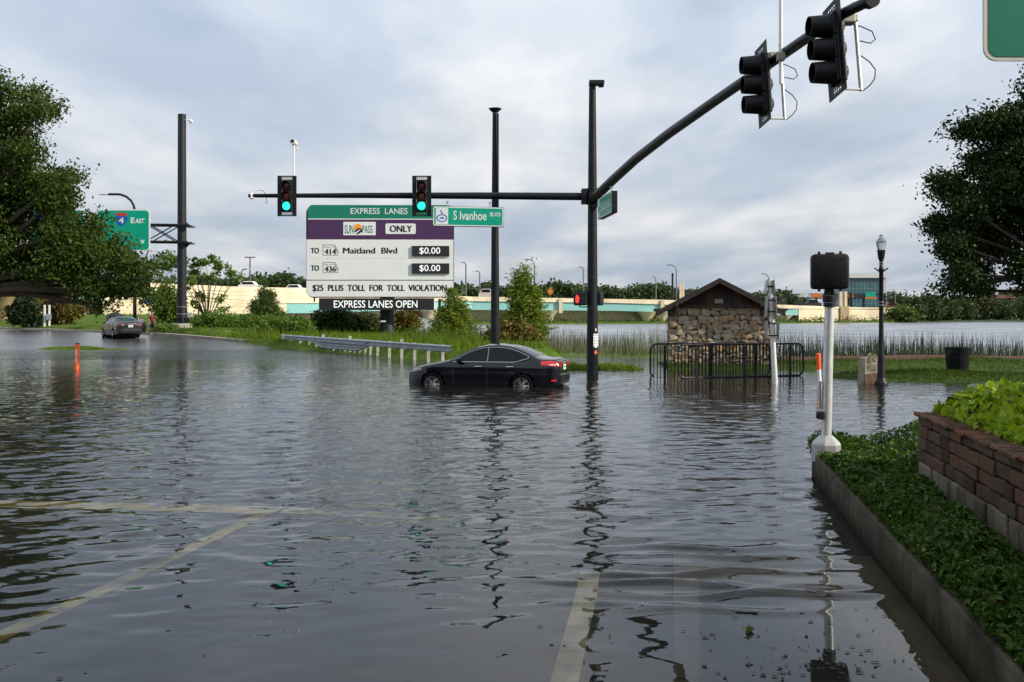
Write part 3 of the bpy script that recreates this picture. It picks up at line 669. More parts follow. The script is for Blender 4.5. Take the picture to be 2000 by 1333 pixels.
k.lathe([(.22, ARMZ - .28), (.22, ARMZ + .28)], 16); k.box((.06, -.22, 6.02), (.42, .14, .5)); k.build('clamp', black_steel, sp, bevel=.01)
for z_ in (2.25, 3.35, 5.0, 7.6): k = M(); k.lathe([(pole_r0(z_) + .006, z_), (pole_r0(z_) + .006, z_ + .03)], 20); k.build('steel_band', mat('dull_band', (.05, .05, .055), .4, metal=.6), sp, smooth=True)
k = M(); k.prism(rrect(-.07, .07, -.13, .13, .03), -.012, .0); o_ = k.build('hand_hole_cover', black_steel, sp, loc=(0, -.205, .55))
k = M(); k.box((.14, -.05, 10.10), (.52, .34, .16)); k.box((.30, -.05, 10.0), (.18, .26, .06)); k.build('luminaire', black_steel, sp, bevel=.02)
def pole_r(z): return np.interp(z, [-.4, .2, 4, 7, 10], [.205, .20, .17, .15, .118])
# small plates on the pole face
def plate(name, z, w, h, m, label, ang=-60, cat='sticker', diamond=False):
    k = M(); a = R(ang); r = pole_r(z) + .012; out = [(-w / 2, -h / 2), (w / 2, -h / 2), (w / 2, h / 2), (-w / 2, h / 2)]
    if diamond: out = [(0, -h / 2), (w / 2, 0), (0, h / 2), (-w / 2, 0)]
    k.prism(out, -.006, .006); o = thing(name, label, cat, (PX + math.cos(a) * r, D0 + math.sin(a) * r, z), a + R(90)); k.build('panel', m, o); return o
pl1 = plate('regulation_sign', 1.18, .20, .44, sign_white, 'small white notice plate with black print on the signal pole', cat='notice')
for i, (a, b) in enumerate(((.15, .19), (.06, .10), (-.03, .01), (-.12, -.08), (-.19, -.16))):
    k = M(); k.prism([(-.085, a), (-.045, a), (-.045, b), (-.085, b)], -.010, -.006); k.prism([(-.02, a + .01), (.08 - .02 * (i % 2), a + .01), (.08 - .02 * (i % 2), b - .01), (-.02, b - .01)], -.010, -.006); k.build('print', mat('grey_print', (.2, .2, .2), .6), pl1)
plate('diamond_sticker', .76, .17, .17, mat('faded_orange', (0.55, 0.14, 0.06), .6, var=.2), 'small faded orange diamond sticker near the foot of the signal pole', diamond=True)
plate('pole_tag', 1.54, .05, .09, sign_white, 'tiny white tag above the notice on the signal pole')
plate('torn_sticker', .95, .09, .06, sign_white, 'torn white sticker between notice and orange diamond on the signal pole')

# ---- traffic lights
lens_red = mat('red_lens_off', (0.10, 0.012, 0.008), .25, var=.2)
lens_amb = mat('amber_lens_off', (0.13, 0.030, 0.008), .25, var=.2)
lens_grn = mat('green_lens_lit', (0.0, 0.4, 0.3), .3, emit=(0.03, 1.0, 0.64), estr=1.25)
lens_off = mat('green_lens_off', (0.008, 0.04, 0.03), .25)
plate_m = mat('signal_black', (0.008, 0.009, 0.011), .5, spec=.3, var=.25, vscale=6)
edge_m = mat('visor_inside', (0.03, 0.03, 0.03), .6)
def traffic_light(label, loc, rot, lit, group, bracket, visor_l):
    t = thing('traffic_light', label, 'traffic light', loc, 0, group, rot=rot)
    k = M(); W, H = .33, .70
    # louvred plate: solid sides, open lattice above and below the sections
    for s_ in (-1, 1): k.box((s_ * .255, .05, 0), (.15, .012, 2 * H))
    for s_ in (-1, 1):
        k.box((0, .05, s_ * (H - .02)), (.36, .012, .04)); k.box((0, .05, s_ * .535), (.36, .012, .05))
        for i in range(1, 3): k.box((0, .05, s_ * (.535 + .053 * i)), (.36, .010, .014))
        for i in range(-2, 3): k.box((i * .072, .05, s_ * .62), (.014, .010, .14))
    k.build('backplate', plate_m, t)
    k = M()
    for i in (-1, 0, 1): k.box((0, .07, i * .35), (.345, .16, .345)); k.lathe([(.13, 0), (.11, .05), (.06, .07)], 14, (0, 0, 0), mat=Matrix.Translation((0, .145, i * .35)) @ Matrix.Rotation(R(-90), 4, 'X'))
    k.build('housing', plate_m, t, bevel=.02)
    for i, m_ in ((1, lens_red), (0, lens_amb), (-1, lens_grn if lit else lens_off)):
        k = M(); rot4 = Matrix.Translation((0, -.012, i * .35)) @ Matrix.Rotation(R(90), 4, 'X')
        k.lathe([(.148, 0), (.12, .018), (.07, .032), (.01, .038)], 24, mat=rot4); k.build('lens', m_, t, smooth=True)
        k = M(); n = 28; r0, r1 = .163, .172
        cut = (lambda a: visor_l) if visor_l > .25 else (lambda a: visor_l * (.55 + .45 * math.sin(a)))
        vs = []
        for a_ in range(n):
            a = 2 * math.pi * a_ / n; c, s_ = math.cos(a), math.sin(a); l = cut(a)
            for r_, yy in ((r1, -.005), (r1 * .87, -l), (r0 * .87, -l), (r0, -.005)): vs.append((r_ * c, yy, i * .35 + r_ * s_))
        fs = [(4 * a_ + j, 4 * ((a_ + 1) % n) + j, 4 * ((a_ + 1) % n) + (j + 1) % 4, 4 * a_ + (j + 1) % 4) for a_ in range(n) for j in range(4)]
        k.add(vs, fs); k.build('visor', plate_m, t, smooth=True)
    if bracket:
        k = M(); k.tube([(-.05, .42, .70), (-.05, .42, -.62)], .030, 10); k.tube([(-.05, .42, -.60), (0, .12, -.60)], .02, 8)
        k.tube([(-.05, .42, .55), (0, .12, .55)], .014, 8); k.tube([(-.05, .42, .70), (-.05, .42, .73)], .036, 10); k.build('bracket', alu, t, smooth=True)
        k = M(); k.box((-.03, .29, .48), (.17, .20, .18)); k.box((-.05, .40, .48), (.11, .10, .12)); k.build('arm_clamp', mat('weathered_clamp', (.26, .25, .19), .6, metal=.4, var=.3), t, bevel=.02)
        k = M(); k.tube([(-.05, .36, .40), (-.05, .50, .36), (-.05, .66, .28), (-.05, .70, .16), (-.05, .62, .10), (-.05, .46, .14)], .009, 5)
        k.tube([(-.05, .45, -.08), (-.05, .58, -.18), (-.05, .66, -.30), (-.05, .64, -.44), (-.05, .56, -.54), (-.05, .45, -.62)], .009, 5); k.build('cable', rubber, t)
    return t
for px, lab in ((560, 'green traffic light at the far tip of the level mast arm'), (823.5, 'green traffic light just above the blue and green street sign')):
    p = P(px, 383, D0 - .32); traffic_light(lab, p, (0, 0, 0), True, 'traffic lights facing the camera', False, .2)
for px, py, D, lab in ((1484, 166, 17.4, 'smaller of two black traffic lights seen side on, farther along the raised arm'), (1623, 97, 14.6, 'larger nearest black traffic light seen side on under the arm tip')):
    p = P(px, py, D); traffic_light(lab, p, (R(2), R(-6.5 if D < 16 else -4.5), R(-87)), False, 'traffic lights seen from the side', True, .31)

# camera masts on the arms
def camera_mast(name, label, base, top, head):
    t = thing(name, label, 'camera mast' if not head else 'traffic camera', base)
    k = M(); h = top - base[2]; k.tube([(0, 0, -.45 if not head else -.1), (0, 0, h)], .032, 10); k.build('mast', white_paint, t, smooth=True)
    k = M(); k.box((0, 0, 0), (.12, .18, .14)); k.build('clamp', mat('weathered_clamp', (.26, .25, .19)), t, bevel=.02)
    if head:
        k = M(); k.tube([(0, -.22, h + .12), (0, .22, h + .10)], .095, 14); k.tube([(0, 0, h - .02), (0, 0, h + .12)], .03, 8); k.build('camera_body', white_paint, t, smooth=True)
        k = M(); k.tube([(0, -.235, h + .12), (0, -.215, h + .12)], .062, 14); k.build('glass', ink, t)
        k = M(); k.tube([(.03, 0, h - .02), (.13, 0, h - .04), (.15, 0, h - .14), (.05, 0, h - .2)], .014, 6); k.build('cable', white_paint, t)
    return t
pm = P(574, 384, D0 - .12); camera_mast('traffic_camera', 'white camera on a thin mast above the left green traffic light', pm, EYE + (613 - 286) * D0 / F, True)
camera_mast('camera_mast', 'thin white mast standing on the raised arm between the side-on traffic lights', P(1525, 112, 16.7), 8.2, False)
# dome camera on the arm tip
p = P(492, 384, D0); t = thing('dome_camera', 'small white camera with looped cable on the mast arm tip', 'traffic camera', p)
k = M(); k.lathe([(.02, -.10), (.07, -.06), (.075, .06), (.03, .11)], 14); k.box((.05, 0, 0), (.14, .08, .08)); k.build('housing', white_paint, t, smooth=True)
k = M(); k.tube([(-.02, 0, .08)] + [(.24 + .26 * math.cos(R(a)), 0, .0 + .22 * math.sin(R(a))) for a in range(165, -1, -15)] + [(.50, 0, -.1), (.54, 0, -.2), (.5, 0, -.26), (.46, 0, -.18)], .016, 6); k.build('cable', white_paint, t)

# ---- street name signs
def street_sign(name, label, loc, rot, w, h):
    t = thing(name, label, 'street sign', loc, rot=rot)
    k = M(); k.prism(rrect(-w / 2, w / 2, -h / 2, h / 2, .04), -.09, .09); k.build('case', black_steel, t)
    k = M(); k.prism(rrect(-w / 2 + .012, w / 2 - .012, -h / 2 + .012, h / 2 - .012, .06), -.096, -.091); k.build('border', sign_white, t)
    k = M(); k.prism(rrect(-w / 2 + .05, w / 2 - .05, -h / 2 + .05, h / 2 - .05, .04), -.100, -.0965); k.build('face', sign_bright, t)
    for s_ in (-.3, .3): k = M(); k.tube([(s_ * w, 0, h / 2), (s_ * w, 0, h / 2 + .14)], .02, 8); k.box((s_ * w, 0, h / 2 + .16), (.07, .1, .05)); k.build('hanger', galv, t)
    return t
blue = mat('emblem_blue', (0.02, 0.13, 0.45), .4)
w, h = 2.44, .68
p = P(915, 424, D0 - .25); st = street_sign('street_sign', 'long green street sign with round blue emblem hanging under the mast arm', p, (0, R(.8), R(2)), w, h)
k = M(); k.prism([(-1.12, -.28), (-.70, -.28), (-.70, .28), (-1.12, .28)], -.1035, -.1005); k.build('emblem_panel', sign_white, st)
k = M(); out = circle(-.91, -.07, 1, 32)
ring = [((-.91 + (x + .91) * .19), -.07 + (z + .07) * .135) for x, z in out]; inner = [((-.91 + (x + .91) * .15), -.07 + (z + .07) * .10) for x, z in out]
n = 32; k.add([(x, -.106, z) for x, z in ring] + [(x, -.106, z) for x, z in inner], [(i, (i + 1) % n, n + (i + 1) % n, n + i) for i in range(n)])
k.prism([(-1.0, -.09)] + [(-.91 + .09 * math.cos(R(a)), -.09 + .06 * math.sin(R(a))) for a in range(180, -1, -20)], -.1065, -.104)
k.tube([(-.93, -.106, .06), (-.90, -.106, .12), (-.95, -.106, .18), (-.93, -.106, .23)], .012, 5); k.tube([(-.90, -.106, .12), (-.86, -.106, .10)], .01, 5); k.build('emblem', blue, st)
text('S Ivanhoe', sign_white, st, -.52, .62, -.12, .19, -.104, .012); text('BLVD', sign_white, st, .74, 1.10, .02, .16, -.104, .012)
st2 = street_sign('street_sign', 'green street sign seen obliquely just right of the signal pole', (3.06, 32.0, 5.57), (0, 0, R(-84.5)), 2.4, .68)
k = M(); k.prism([(-1.12, -.28), (-.80, -.28), (-.80, .28), (-1.12, .28)], -.1035, -.1005); k.build('emblem_panel', sign_white, st2)
k = M(); k.prism(circle(-.96, -.03, .12, 20), -.1065, -.104); k.build('emblem', blue, st2)
k = M(); rr_ = random.Random(5); x = -.7
while x < .95:
    wl_ = rr_.uniform(.06, .13); k.prism([(x, -.12), (x + .035, -.12), (x + .035, .12 + rr_.uniform(0, .07)), (x, .12)], -.104, -.101); k.prism([(x + .035, -.12), (x + wl_, -.12), (x + wl_, -.08), (x + .035, -.08)], -.1045, -.1015); x += wl_ + .05
k.build('lettering', mat('pale_green_print', (.6, .72, .66), .5), st2)

# ---- pedestrian signal on the pole
ps_ = thing('pedestrian_signal', 'pedestrian signal with lit red hand on the signal pole', 'pedestrian signal', (PX - .42, D0 - .1, EYE + (613 - 584) * D0 / F), R(-16))
k = M(); k.box((0, 0, 0), (.46, .24, .46)); k.build('housing', plate_m, ps_, bevel=.04)
k = M(); k.prism(rrect(-.19, .19, -.19, .19, .03), -.128, -.121); k.build('face', ink, ps_)
hand = mat('lit_red_hand', (.5, .02, .01), .4, emit=(1.0, .045, .03), estr=1.3); k = M(); ox = -.085
k.prism([(ox - .05, -.14), (ox + .04, -.14), (ox + .06, -.02), (ox + .085, .04), (ox + .065, .055), (ox + .045, .01), (ox + .04, .02), (ox - .06, .02), (ox - .06, -.08)], -.131, -.129)
for i, (a, b) in enumerate(((-.058, .09), (-.032, .13), (-.006, .135), (.02, .10))): k.prism([(ox + a, .0), (ox + a + .02, .0), (ox + a + .02, b), (ox + a, b)], -.1315, -.1295)
k.build('hand_symbol', hand, ps_)
k = M(); k.tube([(-.05, .05, -.23), (-.05, .05, -.28), (.36, .05, -.29)], .02, 8); k.build('bracket', black_steel, ps_); k = M(); k.tube([(-.05, .05, .23), (-.05, .05, .27), (.36, .05, .27)], .02, 8); k.build('bracket', black_steel, ps_)
p2 = thing('pedestrian_signal', 'black pedestrian signal seen from the side behind the signal pole', 'pedestrian signal', (PX + .24, D0 + .2, EYE + (613 - 584) * D0 / F), R(70))
k = M(); k.box((0, 0, 0), (.46, .24, .46)); k.build('housing', plate_m, p2, bevel=.04); k = M(); k.prism(rrect(-.19, .19, -.19, .19, .03), -.128, -.121); k.build('face', ink, p2)

# ---- plain black pole behind the car
D = 41.0; p = P(967, 690, D); t = thing('steel_pole', 'plain black steel pole with flat cap rising behind the black car', 'steel pole', (p.x, D, 0))
k = M(); zt = EYE + (613 - 214) * D / F; k.lathe([(.20, -.3), (.19, .6), (.15, 6), (.105, zt)], 18); k.build('pole', black_steel, t, smooth=True)
k = M(); k.lathe([(.12, zt - .12), (.26, zt), (.27, zt + .03), (.05, zt + .05)], 18); k.build('cap', black_steel, t, smooth=True)
k = M(); k.box((.12, -.16, zt - 2.2), (.07, .05, 4.0)); k.build('conduit', black_steel, t)

# ---- toll sign
D = 70.0; sc = F / D; tp = P(742.5, 613, D)
ts = thing('toll_sign', 'large express lane toll sign on a single thick column', 'toll sign', (tp.x, D, 0), R(1.0))
SX = lambda px: (px - 742.5) / sc
SZ = lambda py: EYE + (613 - py) / sc
def panel(name, x0, x1, y0, y1, m, yf, yb, r=.0, corners=(1, 1, 1, 1), parent=None):
    k = M(); out = rrect(SX(x0), SX(x1), SZ(y1), SZ(y0), r, corners=corners) if r else [(SX(x0), SZ(y1)), (SX(x1), SZ(y1)), (SX(x1), SZ(y0)), (SX(x0), SZ(y0))]
    k.prism(out, yf, yb); return k.build(name, m, parent or ts)
panel('sign_frame', 598.5, 886.5, 402, 582, ink, .0, .22, .55)
gp = panel('green_panel', 602, 884, 401, 428, sign_green, -.03, -.001, .35, (0, 0, 1, 1))
pp = panel('purple_panel', 602, 884, 429.5, 468, sign_purple, -.03, -.001)
panel('white_rule', 602, 884, 427.6, 429.4, sign_white, -.032, -.002)
wp = panel('white_panel', 599.5, 885.5, 468.5, 547, sign_white, -.06, -.001)
bp_ = panel('violation_panel', 599.5, 885.5, 548.6, 580, sign_white, -.06, -.001, .45, (1, 1, 0, 0))
def tx(s, m, par, x0, x1, y0, y1, y, b=.006):
    o = text(s, m, par, SX(x0), SX(x1) - .04, SZ(y1), SZ(y0), y, min(b, .003) if m is ink else b)
    if m is ink:      # heavier strokes: the same glyphs once more, a stroke's width aside
        me = o.data; bm = bmesh.new(); bm.from_mesh(me); r_ = bmesh.ops.duplicate(bm, geom=bm.verts[:] + bm.edges[:] + bm.faces[:])
        bmesh.ops.translate(bm, verts=[e for e in r_['geom'] if isinstance(e, bmesh.types.BMVert)], vec=(.05, -.002, .012)); bm.to_mesh(me); bm.free()
    return o
tx('EXPRESS  LANES', sign_white, gp, 685, 797, 407, 418.5, -.036, .004)
op = panel('only_panel', 753, 812, 437, 457.5, sign_white, -.045, -.031, .1, parent=pp); tx('ONLY', ink, op, 761, 805, 441, 454, -.05, .004)
sp2 = panel('logo_panel', 671, 734, 434, 460, sign_white, -.045, -.031, parent=pp)
teal_ink = mat('dark_teal_ink', (0.0, 0.13, 0.12), .5)
tx('SUN', teal_ink, sp2, 673.5, 692, 440, 457, -.05, .01); tx('PASS', teal_ink, sp2, 708, 729, 441, 456, -.05, .01)
k = M(); k.prism(circle(SX(699.5), SZ(445), 7.4 / sc), -.056, -.050); k.build('sun_emblem', mat('sun_orange', (.85, .30, .01), .5), sp2)
k = M(); k.prism([(SX(692), SZ(452)), (SX(700), SZ(446)), (SX(707), SZ(447)), (SX(708), SZ(453)), (SX(699), SZ(458.5))], -.060, -.057); k.build('road_emblem', ink, sp2)
k = M(); k.prism([(SX(694), SZ(455)), (SX(703), SZ(449)), (SX(705), SZ(449)), (SX(697), SZ(456.5))], -.063, -.0605); k.build('road_stripe', sign_white, sp2)
k = M(); k.prism([(SX(600), SZ(505.6)), (SX(885), SZ(505.6)), (SX(885), SZ(505)), (SX(600), SZ(505))], -.0625, -.0605); k.build('panel_seam', mat('seam_grey', (.48, .50, .49), .6), wp)
thin = mat('thin_outline', (.10, .10, .10), .6)
for y0, num, town in ((479, '414', 'Maitland  Blvd'), (513, '436', None)):
    tx('TO', ink, wp, 607.5, 624, y0 + 6, y0 + 17, -.066, .012)
    k = M(); pts = [(632, y0), (655, y0), (661, y0 + 12), (661, y0 + 20), (632, y0 + 20), (632, y0)]
    k.tube([(SX(a), -.064, SZ(b)) for a, b in pts], .016, 4); k.tube([(SX(a), -.064, SZ(b)) for a, b in ((633, y0 + 3), (642, y0 + 5), (654, y0 + 3), (660, y0 + 16))], .012, 4); k.build('route_shield', thin, wp)
    tx(num, ink, wp, 634.5, 657, y0 + 8, y0 + 18.5, -.066, .0)
    if town: tx(town, ink, wp, 670, 776, y0 + 5.5, y0 + 17, -.066, .0)
    lp = panel('price_display', 805, 877.5, y0 + 2, y0 + 22, ink, -.18, -.061, parent=wp)
    tx('$0.00', mat('display_white', (.7, .72, .72), .5, emit=(.8, .85, .85), estr=.55), lp, 819.5, 861, y0 + 5, y0 + 19, -.184, .0)
tx('$25  PLUS  TOLL  FOR  TOLL  VIOLATION', ink, bp_, 611, 872.5, 557, 571, -.066, .006)
ld = panel('message_display', 625, 848, 583, 606, ink, -.35, .3); tx('EXPRESS LANES OPEN', mat('display_white', (.7, .7, .7)), ld, 654, 817, 587.5, 601.5, -.356, .003)
k = M(); k.prism([(SX(848.2), SZ(606)), (SX(849.6), SZ(606)), (SX(849.6), SZ(583)), (SX(848.2), SZ(583))], -.34, .3); k.build('display_edge', white_paint, ts)
k = M(); k.lathe([(.52, .1), (.50, 1.2), (.50, 8.6)], 20, (SX(754), .75, 0)); k.box((SX(742), .4, SZ(470)), (9.6, .3, .3)); k.box((SX(742), .4, SZ(560)), (9.6, .3, .3)); k.build('column', black_steel, ts, smooth=True)
k = M(); k.lathe([(.72, .1), (.66, .6), (.52, 1.3)], 20, (SX(754), .75, 0)); k.build('base_cover', black_steel, ts, smooth=True)
k = M(); k.box((SX(748), .2, SZ(628)), (.35, .1, .10)); k.build('tag_plate', white_paint, ts)
k = M(); k.tube([(SX(858), .3, SZ(584)), (SX(858), .3, SZ(612))], .10, 8); k.build('hanger_post', black_steel, ts)
k = M(); k.tube([(SX(613), .3, SZ(580)), (SX(613), .3, SZ(590))], .06, 8); k.build('hanger_post', black_steel, ts)

# ---- cantilever gantry on the left with interstate signs
D = 80.0; sc2 = F / D; cx = (355.5 - 1000) / sc2; bz = float(fn_far(np.array([cx]), np.array([D]))[0][0])
gz = lambda py: EYE + (613 - py) / sc2
cg = thing('sign_gantry', 'tall dark grey cantilever post on a concrete footing with horizontal truss', 'gantry post', (cx, D, 0), 0)
dk = mat('dark_grey_steel', (0.014, 0.015, 0.019), .45, spec=.3, var=.2)
k = M(); k.lathe([(.37, gz(600)), (.36, gz(500)), (.32, gz(224))], 20); k.build('post', dk, cg, smooth=True)
k = M(); k.lathe([(.46, gz(631)), (.42, gz(618)), (.40, gz(600))], 20)
for i in range(10):
    a = R(36 * i); k.box((.5 * math.cos(a), .5 * math.sin(a), gz(627)), (.14, .14, .5))
k.build('base_flange', dk, cg, smooth=True)
k = M(); k.lathe([(.95, .0), (.95, gz(632))], 24); k.build('footing', concrete, cg, smooth=True, bevel=.03)
k = M(); k.lathe([(.40, gz(600)), (.40, gz(599))], 20); k.lathe([(.44, gz(614)), (.44, gz(613))], 20); k.build('band', galv, cg, smooth=True)
XL = (185 - 355.5) / sc2 - 4.5
k = M(); ys = (-.55, .55)
for yy in ys:
    k.tube([(.62, yy, gz(441)), (XL, yy, gz(437))], .085, 8); k.tube([(.62, yy, gz(474)), (XL, yy, gz(470))], .085, 8)
    n = 5; xs = np.linspace(-.4, XL, n + 1)
    for i in range(n):
        a, b = xs[i], xs[i + 1]; k.tube([(a, yy, gz(441)), (b, yy, gz(472))], .05, 6); k.tube([(a, yy, gz(472)), (b, yy, gz(440))], .05, 6)
for x in np.linspace(0, XL, 6):
    for zz in (441, 472): k.tube([(x, -.55, gz(zz)), (x, .55, gz(zz))], .05, 6)
for zz in (443, 476): k.prism([(.3, gz(zz) - .05), (.85, gz(zz) - .05), (.85, gz(zz) + .05), (.3, gz(zz) + .05)], -.6, .6)
k.prism([(.33, gz(434)), (.7, gz(441)), (.33, gz(441))], -.03, .03); k.prism([(.33, gz(485)), (.7, gz(476)), (.33, gz(476))], -.03, .03); k.build('truss', dk, cg)
t = thing('dome_camera', 'small white camera near the top of the cantilever post', 'traffic camera', (cx + .34, D - .2, gz(236)))
k = M(); k.tube([(0, 0, 0), (.3, 0, 0), (.42, 0, -.02)], .04, 8); k.lathe([(.04, .08), (.15, .02), (.16, -.12), (.02, -.24)], 14, (.45, 0, -.03)); k.build('housing', white_paint, t, smooth=True)
def road_sign(label, x0, x1, y0, y1, w_px):
    t = thing('interstate_sign', label, 'road sign', ((x0 + x1) / 2 / sc2 - 1000 / sc2, D - .68, 0)); c = (x0 + x1) / 2
    X_ = lambda px: (px - c) / sc2
    k = M(); k.prism(rrect(X_(x0), X_(x1), gz(y1), gz(y0), .35), -.03, .03); k.build('border', sign_white, t)
    k = M(); k.prism(rrect(X_(x0 + 2.4), X_(x1 - 2.4), gz(y1 - 2.4), gz(y0 + 2.4), .28), -.036, -.031); k.build('face', sign_bright, t)
    s = M(); cxx = w_px; s.prism([(X_(cxx - 11), gz(418)), (X_(cxx + 11), gz(418)), (X_(cxx + 12), gz(430)), (X_(cxx + 7), gz(440)), (X_(cxx), gz(444)), (X_(cxx - 7), gz(440)), (X_(cxx - 12), gz(430))], -.044, -.037); s.build('shield', mat('shield_blue', (.01, .09, .40), .4), t)
    s = M(); s.prism([(X_(cxx - 11), gz(418)), (X_(cxx + 11), gz(418)), (X_(cxx + 11.4), gz(424)), (X_(cxx - 11.4), gz(424))], -.048, -.045); s.build('shield_top', mat('shield_red', (.42, .05, .03), .4), t)
    text('4', sign_white, t, X_(cxx - 5), X_(cxx + 5), gz(438), gz(427), -.049, .02)
    return t, X_
t, X_ = road_sign('green interstate sign half hidden by oak leaves beside the cantilever post', 196, 299.5, 411, 492, 244)
text('E', sign_white, t, X_(262), X_(269.5), gz(438), gz(427), -.04, .03); text('AST', sign_white, t, X_(271), X_(289), gz(438), gz(429), -.04, .03); text('w', sign_white, t, X_(281), X_(289), gz(478), gz(470), -.04, .03)
t, X_ = road_sign('green interstate sign almost hidden deep behind the oak crown', 62, 172, 411, 492, 92)
text('WEST', sign_white, t, X_(112), X_(150), gz(438), gz(428), -.04, .03)

# ---- street lamp behind the oak
def cobra(label, px, D, ytop, ybase, reach_px, m, r=.09, group=None, name='street_lamp', cat='street lamp', z0=None):
    b = P(px, ybase, D); t = thing(name, label, cat, (b.x, D, b.z if z0 is None else z0), group=group); h = EYE + (613 - ytop) * D / F - t.location.z; rx = reach_px * D / F
    k = M(); hh = h * .88; rise = abs(rx) * .55
    k.tube([(0, 0, 0), (0, 0, h - rise)] + [(rx * .55 * (1 - math.cos(R(a))), 0, h - rise + rise * math.sin(R(a))) for a in (20, 40, 60, 80, 90)] + [(rx * .85, 0, h)], [r, r * .8] + [r * .6] * 6, 8); k.build('post', m, t, smooth=True)
    k = M(); s_ = 1 if rx > 0 else -1; l = max(.7, abs(rx) * .28); k.box((rx * .85 + s_ * l / 2, 0, h), (l, .3, .14)); k.build('lamp_head', mat('lamp_head_grey', (.5, .5, .5), .4), t, bevel=.05)
    return t
cobra('dark curved street lamp rising out of the oak behind the grey car', 263.5, 87, 380, 634, -61, black_steel, .17)

